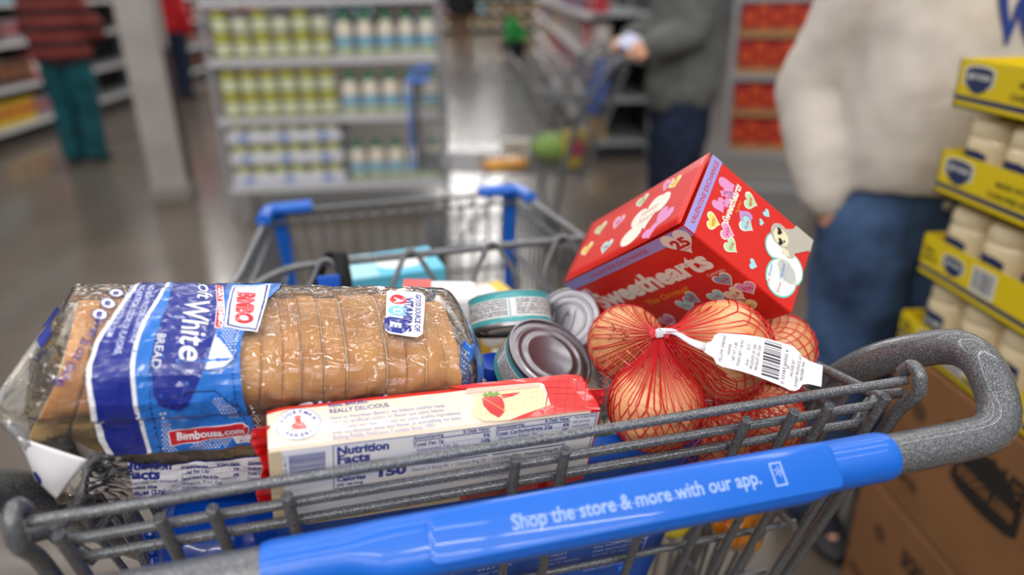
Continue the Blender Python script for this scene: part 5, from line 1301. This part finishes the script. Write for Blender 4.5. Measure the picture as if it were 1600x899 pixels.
# ================================================================== DISPLAYS AND SHELVES
G_MET = mat('shelf_grey', (158, 160, 164), .45, metal=.1); G_RAIL = mat('price_rail', (206, 206, 212), .35); G_DK = mat('shelf_dark', (34, 34, 38), .8); G_WHT = mat('shelf_white', (214, 214, 214), .5)
def proto_box(name, label, cat, s, c, c2=None, loc=(0, 0, 0), group=None, rz=0):
    """printed retail carton with a contrasting face panel"""
    t = thing(name, label, cat, loc=loc, rz=rz, group=group)
    bm = B(); add_box(bm, (0, 0, s[2]/2), s, bev=.002); obj('carton', bm, mat('pack_%d_%d_%d' % c, c, .45, coat=.3), t, smooth=False)
    if c2:
        bm = B(); add_box(bm, (0, -s[1]/2, s[2]*.52), (s[0]*.7, .0012, s[2]*.45)); add_box(bm, (0, -s[1]/2, s[2]*.88), (s[0]*.8, .0012, s[2]*.07)); obj('front_panel', bm, mat('pack_%d_%d_%d' % c2, c2, .45, coat=.3), t, smooth=False)
    return t
# ---- endcap in the middle: jars and bottles
EX0, EX1, EY = -1.50, -.15, 4.66
t = thing('endcap_display', 'grey wire endcap shelf unit facing the camera with jars and green capped bottles', 'display shelf', loc=(0, 0, 0))
LV = (.17, .60, .95, 1.285, 1.62)
bm = B()
for x in (EX0-.02, EX1+.02):
    for y in (EY+.01, EY+.50): tube(bm, [(x, y, .0), (x, y, 1.9)], .016, 8)
    for z in (.2, .55, .9, 1.3, 1.7): tube(bm, [(x, EY+.01, z), (x, EY+.50, z)], .006, 6)
for i in range(40): tube(bm, [(EX0+(EX1-EX0)*i/39, EY+.50, .1), (EX0+(EX1-EX0)*i/39, EY+.50, 1.9)], .003, 5, cap=False)
for x in (EX0-.02, EX1+.02):
    for i in range(9): tube(bm, [(x, EY+.05+.05*i, .15), (x, EY+.05+.05*i, 1.9)], .0025, 5, cap=False)
obj('wire_frame', bm, G_MET, t)
for z in LV:
    bm = B(); add_box(bm, ((EX0+EX1)/2, EY+.25, z-.012), (EX1-EX0+.02, .50, .018)); d_ = obj('shelf_deck', bm, G_MET, t, smooth=False)
    bm = B(); add_box(bm, ((EX0+EX1)/2, EY-.008, z-.018), (EX1-EX0+.03, .016, .040), bev=.004); obj('price_rail', bm, G_RAIL, d_, smooth=False)
# jars
E_OLV = mat('jar_olive', (150, 158, 70), .25, coat=.5); E_CRM = mat('jar_cream_label', (222, 226, 196), .5); E_YEL = mat('jar_lid_yellow', (214, 206, 96), .4); E_GRN = mat('bottle_green', (10, 120, 72), .35, coat=.3)
E_BOT = mat('bottle_cream', (228, 218, 200), .35, coat=.3); E_BL = mat('bottle_label_blue', (118, 176, 206), .5); E_LG = mat('bottle_label_green', (138, 178, 96), .5); E_TRAY = mat('tray_pale', (214, 216, 226), .6); E_DARK = mat('jar_lid_brown', (96, 84, 60), .5)
def jar(lb, loc, g, lidm=None, body=None):
    t = thing('glass_jar', lb, 'jar', loc=loc, group=g); bm = B()
    lathe(bm, [(.044, 0), (.050, .006), (.050, .106), (.042, .116)], 16); obj('jar_body', bm, body or E_OLV, t)
    bm = B(); lathe(bm, [(.046, .114), (.047, .116), (.047, .134), (.043, .1375)], 16); obj('lid', bm, lidm or E_YEL, t)
    bm = B(); lathe(bm, [(.0506, .03), (.0506, .088)], 16, capb=False, capt=False); obj('label', bm, E_CRM, t); return t
def bottle(lb, loc, g):
    t = thing('dressing_bottle', lb, 'bottle', loc=loc, group=g); bm = B()
    lathe(bm, [(.046, 0), (.052, .006), (.052, .150), (.046, .180), (.026, .204), (.022, .212)], 18); obj('bottle_body', bm, E_BOT, t)
    bm = B(); lathe(bm, [(.029, .208), (.031, .210), (.028, .255), (.021, .263)], 16); obj('cap', bm, E_GRN, t)
    bm = B(); lathe(bm, [(.0526, .018), (.0526, .042)], 18, capb=False, capt=False); obj('green_band', bm, E_LG, t)
    bm = B(); lathe(bm, [(.0528, .058), (.0530, .06), (.0530, .115), (.0528, .117)], 18, capb=False, capt=False); obj('blue_label', bm, E_BL, t); return t
pj_ = jar('squat jar with olive contents and pale label on the upper endcap shelf', (EX0+.07, EY+.055, .95), 'jars on the upper endcap shelf')
pg_ = jar('grey labelled jar with dark lid in the top row of the upper endcap shelf', (EX0+.07+.119, EY+.055, .95+.138), 'grey jars in the top row of the endcap', lidm=E_DARK, body=mat('jar_grey', (150, 150, 156), .3))
pb_ = bottle('cream bottle with green cap on the upper endcap shelf', (EX0+.80, EY+.055, .95), 'green capped bottles on the upper endcap shelf')
used = {'j': False, 'b': False}
SH = {.95: 'upper', .60: 'middle', .17: 'lowest'}
for z in (.95, .60):
    lb = 'squat jar with olive contents and pale label on the %s endcap shelf' % SH[z]; g = 'jars on the %s endcap shelf' % SH[z]
    for k in range(2):
        for i in range(6):
            if z == .95 and k == 0 and i == 0: continue
            if z == .95 and k == 1 and i in (1, 3, 5):
                if i != 1: dup(pg_, loc=(EX0+.07+i*.119, EY+.055, .95+.138))
                continue
            dup(pj_, loc=(EX0+.07+i*.119, EY+.055, z+k*.138), label=lb, group=g)
    for i in range(5):
        if z == .95 and i == 0: continue
        dup(pb_, loc=(EX0+.80+i*.125, EY+.055, z), label='cream bottle with green cap on the %s endcap shelf' % SH[z], group='green capped bottles on the %s endcap shelf' % SH[z])
for i in range(5): dup(pb_, loc=(EX0+.80+i*.125, EY+.10, .17), label='cream bottle with green cap on the lowest endcap shelf', group='green capped bottles on the lowest endcap shelf')
def low_tray(loc, lb):
    t = thing('display_tray', lb, 'cardboard tray', loc=loc); bm = B()
    add_box(bm, (.355, .20, .002), (.71, .40, .004)); add_box(bm, (.355, .0015, .036), (.71, .003, .072)); add_box(bm, (.355, .3985, .036), (.71, .003, .072))
    for x in (.0015, .7085): add_box(bm, (x, .20, .036), (.003, .40, .072))
    b = obj('tray_board', bm, E_TRAY, t, smooth=False); P = Print(plane_fn((0, -.0001, 0), (1, 0, 0), (0, 0, 1)))
    P.bm.free()
    for i in range(3):
        P = Print(plane_fn((0, -.0001, 0), (1, 0, 0), (0, 0, 1))); P.ell(.10+.25*i, .036, .040, .022, mat('tray_blue_print', (120, 146, 206), .6), 0); P.done('printed_oval', b)
for k, nm in enumerate(('bottom', 'middle', 'top')):
    low_tray((EX0+.01, EY+.01, .17+k*.135), '%s white jar tray of the three stacked on the lowest endcap shelf' % nm)
    for i in range(6): dup(pj_, loc=(EX0+.07+i*.117, EY+.065, .1745+k*.135), label='jar peeking over the rim of the %s white tray on the endcap' % nm, group='jars in the %s white endcap tray' % nm)
# ---- long shelf runs
def gondola(name_label, loc, rz, ln, levels, depth=.45, back=True, top=2.1, wht=G_WHT):
    """shelf run along local +x, open towards local -y"""
    t = thing('shelf_unit', name_label, 'store shelf', loc=loc, rz=rz)
    bm = B(); add_box(bm, (ln/2, depth+.01, top/2), (ln, .02, top)); add_box(bm, (ln/2, depth/2+.02, .05), (ln, depth-.04, .10)); obj('back_panel', bm, G_DK, t, smooth=False)
    n = int(ln/1.22)+1
    for i in range(n+1):
        bm = B(); add_box(bm, (ln*i/n, depth-.01, top/2), (.03, .04, top)); obj('upright', bm, G_MET, t, smooth=False)
    for z in levels:
        bm = B(); add_box(bm, (ln/2, depth/2, z-.012), (ln, depth, .02)); d_ = obj('shelf_deck', bm, G_MET, t, smooth=False)
        bm = B(); add_box(bm, (ln/2, -.006, z-.022), (ln, .012, .045), bev=.003); obj('price_rail', bm, wht, d_, smooth=False)
    return t
def fill(loc, rz, ln, levels, protos, seed, names, x0=.04, gap=.01, ymin=.03):
    """packages side by side; protos = list of (root, width)"""
    rg = random.Random(seed); c, s = cos(rz), sin(rz)
    for li, z in enumerate(levels):
        x = x0
        while x < ln-.1:
            p, w_, lb = protos[rg.randrange(len(protos))]; n = rg.randrange(2, 5)
            for _ in range(n):
                if x+w_ > ln-.02: break
                y = ymin+.06+rg.uniform(0, .02); px = x+w_/2
                dup(p, loc=(loc[0]+c*px-s*y, loc[1]+s*px+c*y, z+loc[2]), rz=rz, label='%s on the %s shelf of the %s' % (lb, names[1][li], names[0]), group='%ss on the %s shelf of the %s' % (lb, names[1][li], names[0]))
                x += w_+gap
            x += rg.choice((0, .03))
PR = []
def mk(lb, s, c, c2):
    PR.append((s, c, c2, lb)); return len(PR)-1
def protoset(L, where):
    """first instance of each kind stands at the start of the run it is used in"""
    out = []
    for (s, c, c2, lb, loc, rz, full) in L:
        t = proto_box('product_box', full, 'package', s, c, c2, loc=loc, rz=rz, group=full+'s' if False else None); out.append((t, s[0], lb))
    return out
# left aisle: one long run, goods only where they can be seen
LZ = (.16, .52, .92, 1.28); lo_ = (-4.36, 6.2, 0); lr = radians(90)
gondola('long shelf unit of boxed goods along the left edge, behind the teal trousers', lo_, lr, 12.0, LZ, depth=.45)
def first(specs, loc, rz, z, names):
    out = []; c, s = cos(rz), sin(rz); x = .03
    for (sz, c1, c2, lb) in specs:
        px, y = x+sz[0]/2, .10
        full = '%s, first in line on the %s shelf of the %s' % (lb, names[1][z[1]], names[0])
        t = proto_box('product_box', full, 'package', sz, c1, c2, loc=(loc[0]+c*px-s*y, loc[1]+s*px+c*y, z[0]+loc[2]), rz=rz); out.append((t, sz[0], lb)); x += sz[0]+.01
    return out, x
nmL = ('left aisle', ('lowest', 'second', 'third', 'top'))
spL = [((.20, .12, .26), (170, 30, 40), (226, 210, 200), 'red box'), ((.18, .12, .22), (220, 190, 40), (190, 40, 40), 'yellow box'), ((.17, .12, .24), (60, 150, 170), (220, 230, 230), 'teal box'), ((.16, .12, .20), (150, 146, 150), (170, 40, 60), 'white box'), ((.19, .12, .24), (70, 48, 42), (150, 96, 60), 'brown box')]
pL, xs_ = first(spL, lo_, lr, (LZ[0], 0), nmL)
fill(lo_, lr, 3.2, LZ[:1], pL, 1, nmL, x0=xs_)
fill(lo_, lr, 3.2, LZ[1:], pL, 2, (nmL[0], nmL[1][1:]))
fill(lo_, lr, 11.5, LZ, [pL[4], pL[3], pL[0]], 3, ('far part of the left aisle', nmL[1]), x0=6.6, gap=.24)
gondola('shelf unit end with dark goods between the teal trousers and the pillar', (-4.15, 8.3, 0), radians(4), .62, (.16, .45, .75, 1.05), depth=.4) if False else None
# right aisle run
RZ_ = radians(-90-3.2)+0; rl = (1.55, 15.6, 0); RL = (.14, .48, .80, 1.12)
gondola('long shelf unit of packaged goods along the right side of the middle aisle', rl, RZ_+0, 9.8, RL, depth=.5)
nmR = ('right aisle', ('lowest', 'second', 'third', 'top'))
spR = [((.20, .12, .22), (176, 40, 52), (222, 190, 190), 'crimson pack'), ((.19, .12, .24), (206, 196, 190), (150, 60, 70), 'off-white pack'), ((.22, .12, .19), (190, 150, 60), (220, 210, 190), 'mustard pack'), ((.19, .12, .22), (120, 60, 110), (210, 200, 210), 'purple pack'), ((.20, .12, .21), (180, 176, 180), (110, 90, 100), 'grey pack')]
pR, xs_ = first(spR, rl, RZ_, (RL[0], 0), nmR)
fill(rl, RZ_, 9.8, RL[:1], pR, 11, nmR, x0=xs_, gap=.10)
fill(rl, RZ_, 9.8, RL[1:], pR, 12, (nmR[0], nmR[1][1:]), gap=.14)
# far cross shelf
gondola('distant shelf unit across the far end of the middle aisle', (-4.0, 24, 0), 0, 9.0, (.2, .6, 1.0, 1.4), depth=.5)
fill((-4.0, 24, 0), 0, 9.0, (.2, .6), [(pL[2][0], .13, 'teal box'), (pL[3][0], .12, 'white box'), (pR[2][0], .15, 'mustard pack')], 21, ('far end', ('lowest', 'second')), gap=.25)
# ---- wire rack with orange goods at right
t = thing('wire_rack', 'grey wire rack of orange and red cases, right of the grey jacket person', 'rack', loc=(1.62, 4.42, 0), rz=radians(-20))
bm = B(); RW, RD, RT = .62, .50, 1.75
for x in (0, RW):
    for y in (0, RD): tube(bm, [(x, y, 0), (x, y, RT)], .017, 8)
    for i in range(12): tube(bm, [(x, .04*i+.02, .12), (x, .04*i+.02, RT)], .003, 5, cap=False)
    for z in (.12, .45, .8, 1.15, 1.5): tube(bm, [(x, 0, z), (x, RD, z)], .007, 6)
for i in range(18): tube(bm, [(RW*i/17, RD, .12), (RW*i/17, RD, RT)], .003, 5, cap=False)
for z in (.12,): tube(bm, [(0, 0, z), (RW, 0, z)], .014, 8)
obj('rack_frame', bm, G_MET, t)
for z in (.34, .80, 1.24):
    bm = B(); add_box(bm, (RW/2, RD/2, z), (RW, RD, .015)); add_box(bm, (RW/2, 0, z-.005), (RW, .012, .035)); obj('rack_shelf', bm, G_MET, t, smooth=False)
O_OR = mat('case_orange', (224, 100, 34), .5, c2=(190, 52, 30), vscale=25); O_RD = mat('case_red', (168, 36, 34), .5); O_KR = mat('case_kraft', (184, 138, 92), .7)
RM = t.matrix_basis.copy(); bpy.context.view_layer.update(); RM = t.matrix_world.copy(); pc_ = None
lv = (('lower', .348, 0), ('lower', .348, 1), ('middle', .808, 0), ('middle', .808, 1), ('upper', 1.248, 0))
for nm_, z, k in lv:
    c = thing('goods_case', '%s open kraft case of orange packs on the %s level of the wire rack' % ('top' if k else 'bottom', nm_), 'case', mw=RM @ Matrix.Translation((.03, .02, z+k*.215)))
    bm = B(); add_box(bm, (.28, .22, .03), (.56, .44, .06)); add_box(bm, (.28, .222, .12), (.56, .436, .13), mi=1); obj('kraft_tray', bm, [O_KR, O_KR], c, smooth=False).data.materials[1] = O_RD
    for i in range(7):
        bm = B(); add_box(bm, (.045+.078*i, .02, .118), (.068, .06, .145), bev=.004); add_box(bm, (.045+.078*i, -.0105, .11), (.045, .002, .06), mi=1); obj('orange_pack', bm, [O_OR, O_RD] if i % 2 else [O_RD, O_OR], c, smooth=False)
# second run with orange goods seen past the sweatshirt
gondola('shelf unit with orange packs between the wire rack and the sweatshirt', (2.72, 4.7, 0), radians(-90+4), 1.6, (.14, .50, .86, 1.22), depth=.4)
O_P = proto_box('product_box', 'bright orange pack, first in line on the lowest shelf beside the wire rack', 'package', (.14, .10, .22), (226, 128, 24), (226, 200, 160), loc=(2.72+.10, 4.60, .14), rz=radians(-86))
fill((2.72, 4.7, 0), radians(-86), 1.6, (.14, .50, .86, 1.22), [(O_P, .14, 'bright orange pack'), (pL[3][0], .12, 'white box')], 31, ('unit beside the wire rack', ('lowest', 'second', 'third', 'top')), x0=.22)
# ---- goods in the second cart
pillow('yellow_bag', 'orange yellow bag lying at the near side of the second cart', 'bag', Matrix.Translation((.19, 3.46, .535)) @ Matrix.Rotation(radians(8), 4, 'Z'), (.22, .12, .06), mat('bag_amber', (226, 158, 40), .3, coat=.5), 9)
t = thing('cabbage', 'pale green cabbage in the second cart', 'vegetable', loc=(.43, 3.60, .50)); bm = B(); ellip(bm, (0, 0, .075), (.085, .085, .075))
for v in bm.verts: v.co += v.co.normalized()*.010*noise.noise(v.co*22)
obj('head', bm, mat('cabbage_green', (176, 206, 120), .6, c2=(130, 170, 80), vscale=14), t)
bm = B()
for k in range(5):
    a = k*1.26
    def lf_(u, v, a=a): ph = a+(u-.5)*1.6; th = 1.9-1.3*v; r = .088+.012*v; return (r*cos(ph)*sin(th), r*sin(ph)*sin(th), .075+.078*cos(th)*1.0)
    grid_surf(bm, lf_, 8, 8)
solidify(obj('outer_leaves', bm, mat('cabbage_leaf', (150, 190, 96), .6), t), .002)
proto_box('product_box', 'yellow and pink packet standing in the second cart below the phone', 'package', (.11, .07, .17), (226, 196, 60), (206, 70, 100), loc=(.54, 3.52, .50), rz=radians(20))
proto_box('product_box', 'white carton lying in the second cart, left of the cabbage', 'package', (.14, .10, .09), (216, 214, 206), (180, 170, 150), loc=(.27, 3.68, .52), rz=radians(-15))
